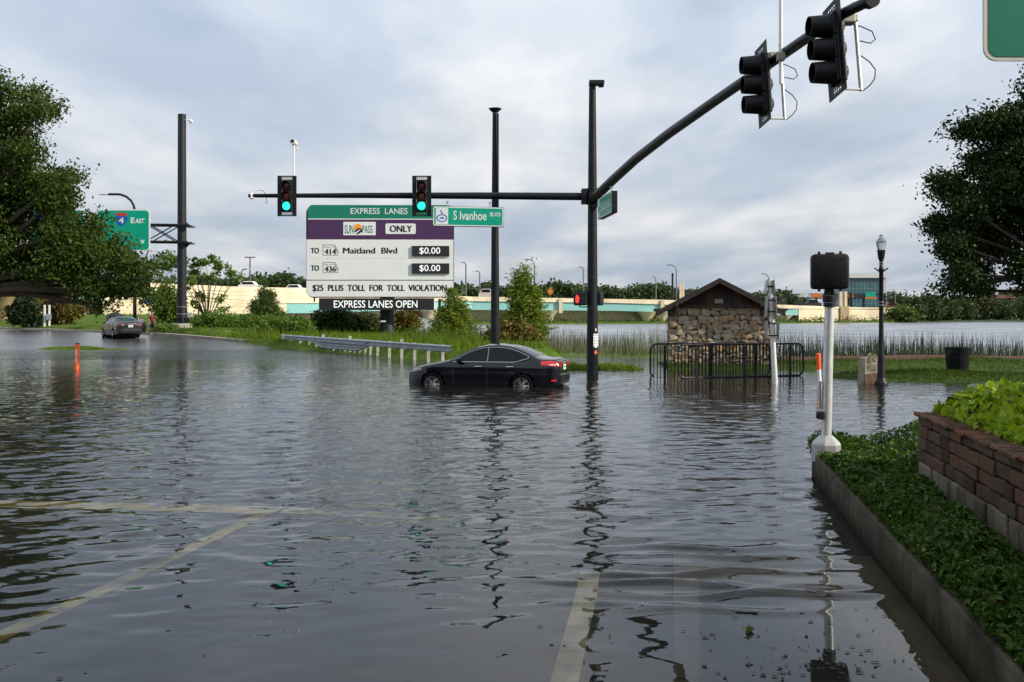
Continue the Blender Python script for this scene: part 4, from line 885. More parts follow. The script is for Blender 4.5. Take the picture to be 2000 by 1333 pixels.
# ================================================================== CARS
def sedan(name, label, loc, rz, paint, L=4.63, glass=None, profile=None, hood_up=False, door_open=False, belt=.955, pale_lamps=False):
    t = thing(name, label, 'car', loc, rz)
    zt_k = profile or [(0, .56), (.03, .65), (.10, .73), (.3, .82), (.7, .915), (1.15, .995), (1.38, 1.05), (1.75, 1.235), (2.1, 1.395), (2.45, 1.475), (2.8, 1.495), (3.12, 1.465), (3.45, 1.375), (3.75, 1.24), (3.98, 1.135), (4.12, 1.105), (4.5, 1.09), (4.58, 1.06), (L, .98)]
    kx, kz = zip(*zt_k)
    xs_f = np.linspace(0, L, 400); zs_f = np.interp(xs_f, kx, kz); ker = np.ones(17) / 17
    zs_f = np.concatenate([zs_f[:8], np.convolve(zs_f, ker, 'valid'), zs_f[-8:]])
    zt = lambda x: float(np.interp(x, xs_f, zs_f))
    zb = lambda x: float(np.interp(x, [0, .3, .8, 3.8, 4.3, L], [.27, .20, .19, .20, .24, .34]))
    def W(x):
        s = max(0, (.78 - x) / .78); q = max(0, (x - (L - .6)) / .6); return .89 * (1 - .46 * s ** 2.0) * (1 - .22 * q ** 2.4)
    def side(x, z):
        if z < belt: f = 1 - .045 * ((z - .58) / .36) ** 2
        else: f = 1 - .045 * ((belt - .58) / .36) ** 2 - (z - belt) * .50
        crease = .012 * math.exp(-((z - .80) / .05) ** 2) * min(1, max(0, (x - .8) / .6))
        return W(x) * f + crease
    def ew(x):
        h = zt(x); e = .07 if h > 1.2 else .10; return h, e
    def wdt(x, z):
        h, e = ew(x)
        if z <= h - e: return side(x, z)
        u = min(1, (z - (h - e)) / e); return side(x, h - e) * (1 - u ** 2.4) ** (1 / 2.4)
    xs = np.concatenate([[0, .02, .05], np.arange(.1, L - .08, .045), [L - .06, L - .03, L]])
    k = M(); rings = []
    for x in xs:
        h, e = ew(x); b = zb(x); zz = list(np.linspace(b, h - e, 14)) + [h - e + e * math.sin(R(a)) for a in (12, 25, 38, 50, 62, 73, 82)]
        row = [(wdt(x, z), z) for z in zz]; ring = [(x, -w_, z) for w_, z in row] + [(x, 0, h)] + [(x, w_, z) for w_, z in row[::-1]] + [(x, 0, b)]
        rings.append(ring)
    n = len(rings[0])
    for r_ in rings: k.v += r_
    wheels = (.88, .88 + 2.70)
    for i in range(len(xs) - 1):
        for j in range(n):
            q = (i * n + j, (i + 1) * n + j, (i + 1) * n + (j + 1) % n, i * n + (j + 1) % n)
            c = sum((Vector(k.v[a]) for a in q), Vector()) / 4
            if abs(c.y) > .45 and any((c.x - wx_) ** 2 + (c.z - .33) ** 2 < .37 ** 2 for wx_ in wheels): continue
            if hood_up and .25 < c.x < 1.22 and c.z > zt(c.x) - .05 and abs(c.y) < .7: continue
            k.f.append(q)
    k.f += [tuple(range(n)), tuple((len(xs) - 1) * n + j for j in range(n))[::-1]]
    body = k.build('body', paint, t, smooth=True, sharp=50)
    def patch(name, pts_fn, nu, nv, m, off=.006, sides=(-1, 1), parent=None):
        """panel laid on the body side; pts_fn(u,v)->(x,z)"""
        k = M()
        for s_ in sides:
            b = len(k.v)
            for i in range(nu + 1):
                for j in range(nv + 1):
                    x, z = pts_fn(i / nu, j / nv); k.v.append((x, s_ * (wdt(x, z) + off), z))
            for i in range(nu):
                for j in range(nv): a = b + i * (nv + 1) + j; k.f.append((a, a + nv + 1, a + nv + 2, a + 1))
        return k.build(name, m, parent or t, smooth=True)
    gl = glass; zl = belt + .03
    top = lambda x: max(zl + .005, min(zt(x) - .105, 1.385))
    def win(x0, x1):
        def fn(u, v):
            x = x0 + (x1 - x0) * u; lo = zl + max(0, (x - 3.35)) * .28; return (x, lo + (max(top(x), lo + .004) - lo) * v)
        return fn
    for s_ in (-1, 1):
        patch('side_window', win(1.58, 2.50), 12, 4, gl, .006, (s_,)); patch('side_window', win(2.58, 3.72), 12, 4, gl, .006, (s_,))
        k = M(); xx = np.linspace(1.50, 3.76, 26)
        up = [(x, s_ * (wdt(x, top(x) + .012) + .008), top(x) + .012) for x in xx]; lo = [(x, s_ * (wdt(x, zl - .012) + .010), zl - .012 + max(0, x - 3.35) * .28) for x in xx]
        k.tube(up, .007, 5); k.tube(lo, .009, 5); k.tube([up[-1], lo[-1]], .008, 5); k.build('window_trim', chrome, t)
        k = M(); k.tube([(2.54, s_ * (wdt(2.54, z) + .004), z) for z in np.linspace(zl, top(2.54), 5)], .007, 4); k.build('pillar_trim', mat('satin_grey_trim', (.10, .10, .105), .5), t)
        for hx in (2.18, 3.12):
            w_ = wdt(hx, .84) + .02; k = M(); k.tube([(hx - .02, s_ * (w_ - .02), .838), (hx, s_ * (w_ + .008), .842), (hx + .17, s_ * (w_ + .008), .848), (hx + .2, s_ * (w_ - .02), .846)], .014, 6); k.build('door_handle', chrome, t, smooth=True)
        k = M(); k.add([(1.62, s_ * .90, .96), (1.80, s_ * .90, .96), (1.80, s_ * .90, 1.09), (1.66, s_ * .90, 1.08), (1.66, s_ * 1.06, .97), (1.80, s_ * 1.06, .98), (1.80, s_ * 1.05, 1.08), (1.70, s_ * 1.05, 1.07)], [(0, 1, 2, 3), (4, 5, 6, 7), (0, 1, 5, 4), (1, 2, 6, 5), (2, 3, 7, 6), (3, 0, 4, 7)]); k.build('mirror', paint, t, bevel=.015)
        k = M(); seam = mat('door_seam', (.004, .004, .004), .8)
        for x0 in (1.52, 2.545, 3.48): k.tube([(x0 + (.0 if z > .55 else 0), s_ * (wdt(x0, z) + .0005), z) for z in np.linspace(.30, zl - .03, 8)], .005, 4)
        k.build('door_seam', seam, t)
    def toppatch(name, x0, x1, fr, m, nu=10, nv=10, off=.005):
        k = M()
        for i in range(nu + 1):
            x = x0 + (x1 - x0) * i / nu; h, e = ew(x); w_ = side(x, h - e) * fr
            for j in range(nv + 1):
                y_ = w_ * (2 * j / nv - 1); r_ = abs(y_) / side(x, h - e); z = h - e + e * max(0, 1 - r_ ** 2.4) ** (1 / 2.4); k.v.append((x, y_, z + off))
        for i in range(nu):
            for j in range(nv): a = i * (nv + 1) + j; k.f.append((a, a + nv + 1, a + nv + 2, a + 1))
        return k.build(name, m, t, smooth=True)
    toppatch('windscreen', 1.42, 2.12, .90, gl); toppatch('rear_window', 3.24, 3.92, .86, gl)
    red = mat('tail_lamp_pale', (.30, .10, .10), .12, coat=1.0) if pale_lamps else mat('tail_lamp_red', (.42, .008, .012), .15, coat=1.0, emit=(1, .02, .02), estr=.10); clear = mat('lamp_clear', (.6, .5, .5), .12, coat=1.0)
    for s_ in (-1, 1):
        tl = patch('tail_light', lambda u, v: (L - .50 + .49 * u, .84 + (.05 - .03 * u) * (1 - v) + .0 + v * (.16 + .02 * u) + .02 * (1 - u)), 10, 4, red, .010, (s_,))
        patch('lamp_insert', lambda u, v: (L - .26 + .18 * u, .895 + .035 * v), 5, 2, clear, .016, (s_,), tl)
        k = M(); k.box((L + .004, s_ * .52, .92), (.02, .28, .13)); k.build('tail_light', red, t, bevel=.008)
        patch('headlight', lambda u, v: (.03 + .5 * u, .62 + .10 * u + v * .11 * (1 - .4 * u)), 8, 3, mat('headlamp_glass', (.30, .28, .28), .08, coat=1.0), .008, (s_,))
        patch('bumper_reflector', lambda u, v: (L - .20 + .14 * u, .44 + .05 * v), 3, 2, red, .008, (s_,))
    k = M(); k.box((L + .012, 0, .83), (.012, .31, .155)); npl = k.build('number_plate', sign_white, t); k = M(); k.box((L + .020, 0, .83), (.004, .22, .055)); k.build('plate_digits', mat('grey_print', (.2, .2, .2)), npl)
    k = M(); k.tube([(L + .01, -.36, .955), (L + .02, 0, .96), (L + .01, .36, .955)], .018, 6); k.tube([(L + .015, 0, 1.0), (L + .022, 0, 1.0)], .04, 12); k.build('boot_trim', chrome, t)
    k = M(); k.box((L - .01, 0, .50), (.10, 1.30, .24)); k.build('rear_bumper', paint, t, bevel=.04)
    k = M(); k.box((-.01, 0, .55), (.06, .7, .16)); k.build('grille', ink, t, bevel=.02)
    # wheels
    tyre = mat('tyre_rubber', (.006, .006, .006), .9, spec=.1); rim_m = mat('alloy_rim', (.5, .5, .5), .25, metal=.9)
    for wx_ in wheels:
        for s_ in (-1, 1):
            w_ = thing_child('wheel', t, (wx_, s_ * .80, .32))
            rot = Matrix.Rotation(R(90), 4, 'X')
            k = M(); k.lathe([(.22, -.10), (.29, -.105), (.318, -.07), (.32, 0), (.318, .07), (.29, .105), (.22, .10)], 28, cap=False, mat=rot); k.build('tyre', tyre, w_, smooth=True)
            k = M(); k.lathe([(.225, -.10), (.205, -.095), (.195, .0), (.205, .095), (.225, .10)], 28, cap=False, mat=rot); f_ = s_ * .085
            for q in range(10):
                a = R(36 * q + (6 if q % 2 else -6)); ca, sa = math.cos(a), math.sin(a); k.tube([(.04 * ca, f_, .04 * sa), (.21 * ca, f_, .21 * sa)], [.022, .015], 5)
            k.tube([(0, f_ - .02, 0), (0, f_ + .012, 0)], .05, 12); k.build('rim', rim_m, w_, smooth=True)
            k = M(); k.tube([(0, s_ * .02, 0), (0, s_ * .03, 0)], .19, 20); k.build('brake_disc', mat('brake_dark', (.03, .03, .03), .6), w_)
        k = M(); k.tube([(wx_, -.62, .36), (wx_, .62, .36)], .40, 20); k.build('wheel_well', rubber, t)
    if hood_up:
        k = M(); nu, nv = 8, 8
        for top_ in (0, 1):
            for i in range(nu + 1):
                for j in range(nv + 1):
                    u, v = i / nu, 2 * j / nv - 1; w_ = .74 * (1 - .62 * u ** 3.5); x, z = -u * .95, .07 * (1 - v * v) + .05 * math.sin(u * 3.1) - (.0 if top_ else .03)
                    a = R(50); k.v.append((1.30 + x * math.cos(a) + z * math.sin(a) * .4, v * w_, 1.0 - x * math.sin(a) + z * math.cos(a)))
        m_ = (nu + 1) * (nv + 1)
        for o_ in (0, m_):
            for i in range(nu):
                for j in range(nv): a = o_ + i * (nv + 1) + j; k.f.append((a, a + nv + 1, a + nv + 2, a + 1))
        rim = [i * (nv + 1) for i in range(nu + 1)] + [nu * (nv + 1) + j for j in range(1, nv + 1)] + [i * (nv + 1) + nv for i in range(nu - 1, -1, -1)] + [j for j in range(nv - 1, 0, -1)]
        for a, b in zip(rim, rim[1:] + rim[:1]): k.f.append((a, b, b + m_, a + m_))
        ho_ = k.build('hood', paint, t, smooth=True); ho_['label'] = 'raised hood'
        k = M(); k.box((.75, 0, .72), (.8, 1.2, .2)); k.build('engine_bay', ink, t)
        k = M(); k.tube([(.5, .6, .86), (.78, .5, 1.55)], .012, 5); k.build('hood_prop', black_steel, t)
    if door_open:   # the right front door swung out (right side is +y when the car faces -x)
        k = M(); H = Vector((1.52, .90, 0)); dv = Vector((math.cos(R(62)), math.sin(R(62)), 0)); nv_ = Vector((-dv.y, dv.x, 0)) * .05
        def sl_(u, z, o_): q = H + dv * u; return (q.x + nv_.x * o_, q.y + nv_.y * o_, z)
        out = [(0, .32), (1.0, .32), (1.05, .6), (1.02, zl), (.98, 1.36), (.55, 1.36), (.12, zl + .03), (0, zl)]
        n_ = len(out); k.add([sl_(u, z, -1) for u, z in out] + [sl_(u, z, 1) for u, z in out], [tuple(range(n_)), tuple(range(n_, 2 * n_))[::-1]] + [(i, (i + 1) % n_, (i + 1) % n_ + n_, i + n_) for i in range(n_)])
        dr = k.build('door', paint, t); dr['label'] = 'right front door standing open'
        out = [(.2, zl + .05), (.95, zl + .03), (.92, 1.31), (.57, 1.31)]; k = M()
        for o_ in (-1.1, 1.1): k.add([sl_(u, z, o_) for u, z in out], [(0, 1, 2, 3)])
        k.build('door_window', gl, dr)
    return t
def thing_child(name, parent, loc):
    o = bpy.data.objects.new(name, None); COL.objects.link(o); o.parent = parent; o.location = loc; o.empty_display_size = .1; return o

paint_black = mat('black_car_paint', (0.004, 0.004, 0.007), .12, spec=.45, coat=.3)
paint_grey = mat('dark_grey_car_paint', (0.018, 0.019, 0.023), .25, metal=.0, coat=.2)
tint = mat('tinted_glass', (0.004, 0.005, 0.006), .05, spec=.35)
tint2 = mat('blue_tinted_glass', (0.03, 0.04, 0.06), .06, spec=.8)
# half drowned saloon: its tyres stand 0.2 m under the water
a = R(-15); ctr = Vector(((953 - 1000) * 29.6 / F, 29.6, -.27)); off = Matrix.Rotation(a, 3, 'Z') @ Vector((2.315, 0, 0))
sedan('car', 'black sedan stalled in the flood, its wheels half under water', ctr - off, a, paint_black, glass=tint)
D = 70.5; a = R(-54); gx_ = (237 - 1000) * D / F; ctr = Vector((gx_, D, float(bedz(gx_, D)) + .01)); off = Matrix.Rotation(a, 3, 'Z') @ Vector((2.4, 0, 0))
prof = [(0, .68), (.05, .75), (.3, .85), (.8, .95), (1.2, 1.02), (1.40, 1.07), (1.75, 1.26), (2.1, 1.40), (2.5, 1.47), (2.9, 1.48), (3.25, 1.45), (3.6, 1.36), (3.95, 1.24), (4.2, 1.16), (4.45, 1.13), (4.65, 1.12), (4.74, 1.08), (4.8, 1.0)]
sedan('car', 'dark grey sedan with raised hood and open door by the grass verge', ctr - off, a, paint_grey, L=4.8, glass=tint2, profile=prof, hood_up=True, door_open=True, pale_lamps=True)

# ================================================================== PERSON
def skin(name, m, parent, joints, edges, root=0, sub=2, smooth_name=None):
    """joints {key:(co, radius)} grown into one skin"""
    me = bpy.data.meshes.new(name); bm = bmesh.new(); lay = bm.verts.layers.skin.verify(); vv = {}
    for kx_, (c, r_) in joints.items():
        v = bm.verts.new(c); rr_ = r_ if isinstance(r_, tuple) else (r_, r_); v[lay].radius = rr_; vv[kx_] = v
    for x_, y_ in edges: bm.edges.new((vv[x_], vv[y_]))
    list(vv.values())[root][lay].use_root = True
    bm.to_mesh(me); bm.free(); o = bpy.data.objects.new('temporary', me); COL.objects.link(o)
    o.modifiers.new('s', 'SKIN'); ss = o.modifiers.new('u', 'SUBSURF'); ss.levels = sub; ss.render_levels = sub
    dg = bpy.context.evaluated_depsgraph_get(); out = bpy.data.meshes.new_from_object(o.evaluated_get(dg)); bpy.data.objects.remove(o); bpy.data.meshes.remove(me)
    out.materials.clear(); out.name = name
    out.polygons.foreach_set('use_smooth', np.ones(len(out.polygons), bool)); return link_mesh(name, out, m, parent)
D = 75.3; hx = (296.5 - 1000) * D / F; gzp = max(float(fn_far(np.array([hx]), np.array([D]))[0][0]), float(fn_near(np.array([hx]), np.array([D]))[0][0]), float(bedz(hx, D)))
pe = thing('person', 'person in a maroon T-shirt and shorts with white shoes, standing by the car', 'person', (hx, D, gzp), R(55))
skin_m = mat('skin', (.30, .15, .09), .55, var=.08); shirt = mat('maroon_shirt', (.13, .012, .018), .8, var=.15, vscale=9); shorts = mat('dark_maroon_shorts', (.055, .010, .016), .85, var=.15)
hair = mat('dark_hair', (.012, .009, .008), .6); shoe = mat('white_shoe', (.7, .7, .68), .6)
J = {'pel': ((0, 0, .93), (.13, .10)), 'wai': ((0, .01, 1.08), (.125, .095)), 'che': ((0, .0, 1.28), (.15, .105)), 'nb': ((0, .01, 1.44), (.065, .06)), 'neck': ((0, -.005, 1.51), .052), 'hd1': ((0, -.02, 1.60), (.07, .085)), 'hd2': ((0, -.015, 1.70), (.072, .09)), 'hd3': ((0, 0, 1.765), (.045, .055))}
E_ = [('pel', 'wai'), ('wai', 'che'), ('che', 'nb'), ('nb', 'neck'), ('neck', 'hd1'), ('hd1', 'hd2'), ('hd2', 'hd3')]
for s_, n_ in ((-1, 'l'), (1, 'r')):
    fw = -.05 if s_ < 0 else .02
    J.update({n_ + 'hip': ((s_ * .09, 0, .86), .085), n_ + 'kn': ((s_ * .10, fw * .6 - .01, .49), .058), n_ + 'ca': ((s_ * .10, fw * .4 + .02, .33), .055), n_ + 'an': ((s_ * .10, fw + .02, .09), .038), n_ + 'to': ((s_ * .11, fw - .13, .045), .035),
              n_ + 'sh': ((s_ * .17, .0, 1.41), .062), n_ + 'el': ((s_ * .235, .01, 1.13), .042), n_ + 'fo': ((s_ * .235, -.06, 1.02), .038), n_ + 'wr': ((s_ * .225, -.13, .90), .028), n_ + 'pa': ((s_ * .222, -.15, .855), (.036, .018))})
    E_ += [('pel', n_ + 'hip'), (n_ + 'hip', n_ + 'kn'), (n_ + 'kn', n_ + 'ca'), (n_ + 'ca', n_ + 'an'), (n_ + 'an', n_ + 'to'), ('nb', n_ + 'sh'), (n_ + 'sh', n_ + 'el'), (n_ + 'el', n_ + 'fo'), (n_ + 'fo', n_ + 'wr'), (n_ + 'wr', n_ + 'pa')]
    for q, (oy, l) in enumerate(((-.03, .075), (-.01, .085), (.012, .08), (.032, .062))):
        J[f'{n_}f{q}'] = ((s_ * .222, -.155 + oy * .9, .80), .009); J[f'{n_}g{q}'] = ((s_ * .215, -.16 + oy, .80 - l * .6), .008); E_ += [(n_ + 'pa', f'{n_}f{q}'), (f'{n_}f{q}', f'{n_}g{q}')]
    J[n_ + 't'] = ((s_ * .20, -.195, .83), .010); E_.append((n_ + 'pa', n_ + 't'))
skin('body', skin_m, pe, J, E_)
TS = {'a': ((0, .005, .90), (.165, .125)), 'b': ((0, .012, 1.08), (.155, .12)), 'c': ((0, 0, 1.28), (.175, .13)), 'd': ((0, .01, 1.43), (.09, .075))}
TE = [('a', 'b'), ('b', 'c'), ('c', 'd')]
for s_, n_ in ((-1, 'l'), (1, 'r')):
    TS[n_ + '1'] = ((s_ * .175, 0, 1.40), .08); TS[n_ + '2'] = ((s_ * .225, .008, 1.20), .066); TE += [('d', n_ + '1'), (n_ + '1', n_ + '2')]
skin('shirt', shirt, pe, TS, TE)
TS = {'a': ((0, 0, .98), (.145, .115)), 'b': ((0, 0, .88), (.15, .12))}; TE = [('a', 'b')]
for s_, n_ in ((-1, 'l'), (1, 'r')):
    TS[n_ + '1'] = ((s_ * .095, -.01, .75), .105); TS[n_ + '2'] = ((s_ * .10, -.015, .50), .088); TE += [('b', n_ + '1'), (n_ + '1', n_ + '2')]
skin('shorts', shorts, pe, TS, TE)
skin('hair', hair, pe, {'a': ((0, .045, 1.66), (.065, .06)), 'b': ((0, .02, 1.74), (.078, .085)), 'c': ((0, -.03, 1.775), (.055, .05))}, [('a', 'b'), ('b', 'c')])
for s_, fw in ((-1, -.05), (1, .02)):
    k = M(); k.box((s_ * .108, fw - .05, .05), (.10, .28, .10)); k.build('shoe', shoe, pe, bevel=.035, smooth=True)
k = M()
for s_ in (-1, 1): k.tube([(s_ * .032, -.103, 1.655), (s_ * .032, -.112, 1.655)], .010, 8)
k.build('eyes', ink, pe)

# ================================================================== STONE HUT
D = 38.2; hc_ = F / D; HX = lambda px: (px - 1405) / hc_
hut_x = (1405 - 1000) / hc_
hut = thing('stone_hut', 'small rubble stone pump hut with a dark shingled gable roof', 'hut', (hut_x, D, 0), R(-10))
HW, HD_ = 1.92, 3.6; ZW = EYE + (613 - 600) / hc_
stone_cols = [(0.16, 0.14, 0.115), (0.33, 0.255, 0.155), (0.40, 0.34, 0.25), (0.34, 0.20, 0.10), (0.25, 0.22, 0.18), (0.46, 0.41, 0.32)]
rub = mat_brick('rubble_stone', stone_cols, .9)
k = M(); k.box((0, HD_ / 2 + .02, ZW / 2 - .1), (2 * HW - .1, HD_ - .14, ZW + .2)); k.build('wall_core', mat('dark_mortar', (0.13, 0.11, 0.085), .95, var=.4, vscale=8), hut)
rr = random.Random(9); k = M(); bm = bmesh.new(); bmesh.ops.create_icosphere(bm, subdivisions=2, radius=1); bv = [v.co.copy() for v in bm.verts]; bf = [tuple(q.index for q in f.verts) for f in bm.faces]; bm.free()
def stone(c, sx, sy, sz, axis_):
    e = [rr.uniform(.5, .95) for _ in range(3)]; ph = [rr.uniform(0, 6) for _ in range(3)]; tilt = rr.uniform(-.4, .4); vs = []
    for v in bv:
        n_ = 1 + .16 * math.sin(v.x * 3.1 + ph[0]) + .14 * math.sin(v.z * 3.7 + ph[1]) + .1 * math.sin(v.y * 4 + ph[2])
        f_ = lambda a: math.copysign(abs(a) ** .5, a)
        x, y_, z = f_(v.x) * sx * n_, f_(v.y) * sy * n_, f_(v.z) * sz * n_; x, z = x * math.cos(tilt) - z * math.sin(tilt), x * math.sin(tilt) + z * math.cos(tilt)
        vs.append((c[0] + x, c[1] + y_, c[2] + z) if axis_ == 'x' else (c[0] + y_, c[1] + x, c[2] + z))
    k.add(vs, bf)
z = -.05
while z < ZW - .05:
    h = rr.uniform(.13, .23); x = -HW
    while x < HW:
        l = rr.uniform(.14, .40); stone((x + l / 2, .05 + rr.uniform(-.03, .03), z + h / 2 + rr.uniform(-.05, .05)), l / 2 * 1.08, .10, h / 2 * rr.uniform(.95, 1.3), 'x'); x += l
    for s_ in (-1, 1):
        y_ = .1
        while y_ < HD_: l = rr.uniform(.18, .40); stone((s_ * (HW - .05), y_ + l / 2, z + h / 2), l / 2 * .97, .10, h / 2 * .95, 'y'); y_ += l
    z += h * .93
k.build('stone_wall', rub, hut, smooth=True)
ridge = EYE + (613 - 549) / hc_; ex = HX(1528); ez = EYE + (613 - 612) / hc_ - .02
sh_m = mat('dark_shingle', (0.030, 0.022, 0.020), .85, var=.45, vscale=7, bump=.6, bscale=14); wood = mat('dark_stained_wood', (0.045, 0.022, 0.013), .8, var=.5, vscale=5, bump=.3)
for s_ in (-1, 1):
    k = M(); x1 = s_ * abs(ex); k.prism([(0, ridge), (x1, ez), (x1, ez + .09), (0, ridge + .10)], -.45, HD_ + .4); k.build('roof_slope', sh_m, hut)
    k = M(); k.prism([(0, ridge - .10), (x1, ez - .13), (x1, ez + .01), (0, ridge + .03)], -.49, -.452); k.build('barge_board', mat('dark_brown_paint', (0.032, 0.020, 0.017), .6, var=.3), hut)
    for yy in np.linspace(-.2, HD_, 8):
        k2 = M(); k2.box((s_ * (HW + .28), yy, ez + .14), (.6, .07, .1)); k2.build('rafter', wood, hut)
k = M(); n = 11
for i in range(n):
    a, b = -HW * .98 + i * 2 * HW * .98 / n, -HW * .98 + (i + 1) * 2 * HW * .98 / n - .012
    za, zb_ = [ridge - .10 - abs(q) * (ridge - ez) / abs(ex) for q in (a, b)]; jit = rr.uniform(-.008, .008)
    pts = [(a, ZW), (b, ZW), (b, max(zb_ + .07, ZW + .01)), (a, max(za + .07, ZW + .01))]
    if a < 0 < b: pts = [(a, ZW), (b, ZW), (b, zb_ + .06), (0, ridge - .03), (a, za + .06)]
    k.prism(pts, -.03 + jit, .06)
k.build('gable_boards', mat('gable_wood', (0.055, 0.030, 0.018), .85, col2=(.022, .014, .010), island=.8, vscale=6), hut)
k = M(); k.prism([(-HW * .97, ZW - .02), (HW * .97, ZW - .02), (0, ridge - .015)], .065, HD_); k.build('loft', wood, hut)
k = M(); k.box((0, .02, ZW + .02), (2 * HW + .1, .22, .14)); k.build('lintel_beam', wood, hut, bevel=.01)
for px in (1323, 1485): k = M(); k.box((HX(px), -.10, ZW - .13), (.14, .22, .42)); k.box((HX(px), -.26, ZW + .08), (.14, .5, .12)); k.build('bracket', wood, hut, bevel=.01)
k = M(); k.box((HX(1404), -.05, EYE + (613 - 589) / hc_), (.32, .05, .17)); k.build('vent', mat('grey_vent', (.22, .22, .20), .6, var=.2), hut, bevel=.01)

# ================================================================== CROWD BARRIERS, PARK FURNITURE
def barrier(label, x0, x1, y0, y1, zb_, zt_, nb, legs, tilt=0.0):
    L_ = math.hypot(x1 - x0, y1 - y0); t = thing('crowd_barrier', label, 'crowd barrier', (x0, y0, 0), group='black crowd barriers in front of the stone hut', rot=(R(tilt), 0, math.atan2(y1 - y0, x1 - x0)))
    k = M(); r_ = .22; pts = []
    for cx_, cz_, a0 in ((r_, zb_ + r_, 180), (L_ - r_, zb_ + r_, 270), (L_ - r_, zt_ - r_, 0), (r_, zt_ - r_, 90)):
        for a in range(0, 91, 15): pts.append((cx_ + r_ * math.cos(R(a0 + a)), 0, cz_ + r_ * math.sin(R(a0 + a))))
    k.tube(pts + pts[:2], .032, 8, cap=False); k.build('frame', black_steel, t, smooth=True)
    for i in range(nb):
        x = L_ * (i + 1) / (nb + 1); e = max(0, r_ - min(x, L_ - x)); d = r_ - math.sqrt(max(0, r_ * r_ - e * e)); k = M(); k.tube([(x, 0, zb_ + d), (x, 0, zt_ - d)], .0145, 6); k.build('bar', black_steel, t)
    for x in legs: k = M(); k.box((x * L_, 0, (zt_ + zb_) / 2 - .06), (.085, .05, zt_ - zb_)); k.box((x * L_, 0, zb_ - .14), (.07, .62, .05)); k.build('leg', black_steel, t)
    return t
PD = lambda px, D: (px - 1000) * D / F
barrier('black crowd barrier reaching farthest left in front of the hut', PD(1270, 33.6), PD(1502, 34.2), 33.6, 34.2, -.06, 1.08, 34, (.12, .50, .88), 2)
barrier('black crowd barrier reaching farthest right past the leaning sign pole', PD(1325, 32.2), PD(1569, 33.6), 32.2, 33.6, .02, 1.09, 36, (.14, .52, .89), -1.5)
# leaning sign pole
b = P(1514, 750, ground_D(750)); tpt = P(1503, 546, b.y + .1)
t = thing('sign_pole', 'leaning aluminium sign pole with edge-on sign blades, standing in the flood', 'sign pole', (b.x, b.y, 0)); dl = tpt - b
k = M(); k.tube([dl * -.12, dl], [.085, .075], 14); k.build('pole', alu, t, smooth=True)
for z0, z1, ox, ry, oy in ((.86, .995, -.15, 8, -.1), (.86, .995, .12, -4, .05), (.64, .84, -.15, 3, 0), (.62, .84, .13, -2, 0), (.44, .60, -.17, 0, .05), (.42, .60, .18, 0, .05)):
    k = M(); c = dl * ((z0 + z1) / 2); k.box((0, 0, 0), (.022, .60, (z1 - z0) * dl.length), Matrix.Translation(c + Vector((ox, oy, 0))) @ Matrix.Rotation(R(ry), 4, 'Y') @ Matrix.Rotation(R(-8), 4, 'Z')); k.build('sign_blade', galv, t)
for q in (.93, .80, .69, .58, .46):
    k = M(); c = dl * q; k.lathe([(.095, -.02), (.095, .02)], 12, c); k.box(tuple(c), (.30, .03, .03)); k.build('clamp_band', black_steel, t)
# delineator posts
def delineator(label, px, ytop, ybase, D, two, lean=0.0):
    b = P(px, ybase, D); t = thing('delineator_post', label, 'delineator post', (b.x, D, 0), rot=(0, R(lean), 0)); h = EYE + (613 - ytop) * D / F
    k = M(); z0 = -.3; zs_ = h * .55 if two else h
    if two:
        k.lathe([(.055, z0), (.055, h * .52)], 12); k.build('lower_post', white_paint, t, smooth=True); k = M(); k.lathe([(.062, h * .52), (.062, h - .02), (.03, h)], 12); k.build('upper_post', orange, t, smooth=True)
    else:
        k.lathe([(.075, z0), (.075, h - .08), (.065, h)], 10); k.build('post', orange, t, smooth=True); k = M(); k.box((0, -.075, h - .45), (.07, .02, .5)); k.build('reflector', mat('pale_reflector', (.6, .35, .25), .4), t); k = M(); k.lathe([(.08, h - .01), (.08, h + .03)], 10); k.build('cap', ink, t)
delineator('orange and white delineator post standing in the flood behind the silver pole', 1601, 690, 757, ground_D(757), True, -2.5)
delineator('orange delineator post standing alone in the flooded road', 150.5, 672, 722, ground_D(721), False, 1.0)
# lamp post with glass lantern
b = P(1721, 752, ground_D(752)); s_ = F / b.y; t = thing('lamp_post', 'black park lamp post with clear glass lantern standing in the flood', 'lamp post', (b.x, b.y, 0)); Z = lambda py: EYE + (613 - py) / s_
k = M(); k.lathe([(.20, -.15), (.20, .03), (.19, .08), (.13, .16), (.115, .25), (.105, .8), (.075, .95), (.068, 1.8), (.062, Z(530)), (.075, Z(529)), (.075, Z(524)), (.055, Z(522)), (.055, Z(510)), (.085, Z(506)), (.115, Z(492)), (.12, Z(489))], 18); k.build('post', black_steel, t, smooth=True, sharp=60)
k = M()
for sg in (-1, 1): k.tube([(sg * .05, 0, Z(531)), (sg * .2, 0, Z(524))], .022, 8)
k.build('banner_arm', black_steel, t)
k = M()
for py in (514, 519, 527, 591, 597): k.lathe([(.07, Z(py)), (.07, Z(py) + .018)], 16)
k.build('band', galv, t)
glass_m = mat('lantern_glass', (.62, .66, .66), .12, spec=.8); glass_m.node_tree.nodes['Principled BSDF'].inputs['Transmission Weight'].default_value = .75
k = M(); k.lathe([(.10, Z(489)), (.155, Z(473)), (.12, Z(470.5))], 16); k.build('lantern', glass_m, t, smooth=True)
k = M(); k.lathe([(.13, Z(470.8)), (.09, Z(466)), (.05, Z(465)), (.045, Z(463)), (.06, Z(461)), (.02, Z(458))], 16); k.build('finial', glass_m, t, smooth=True)
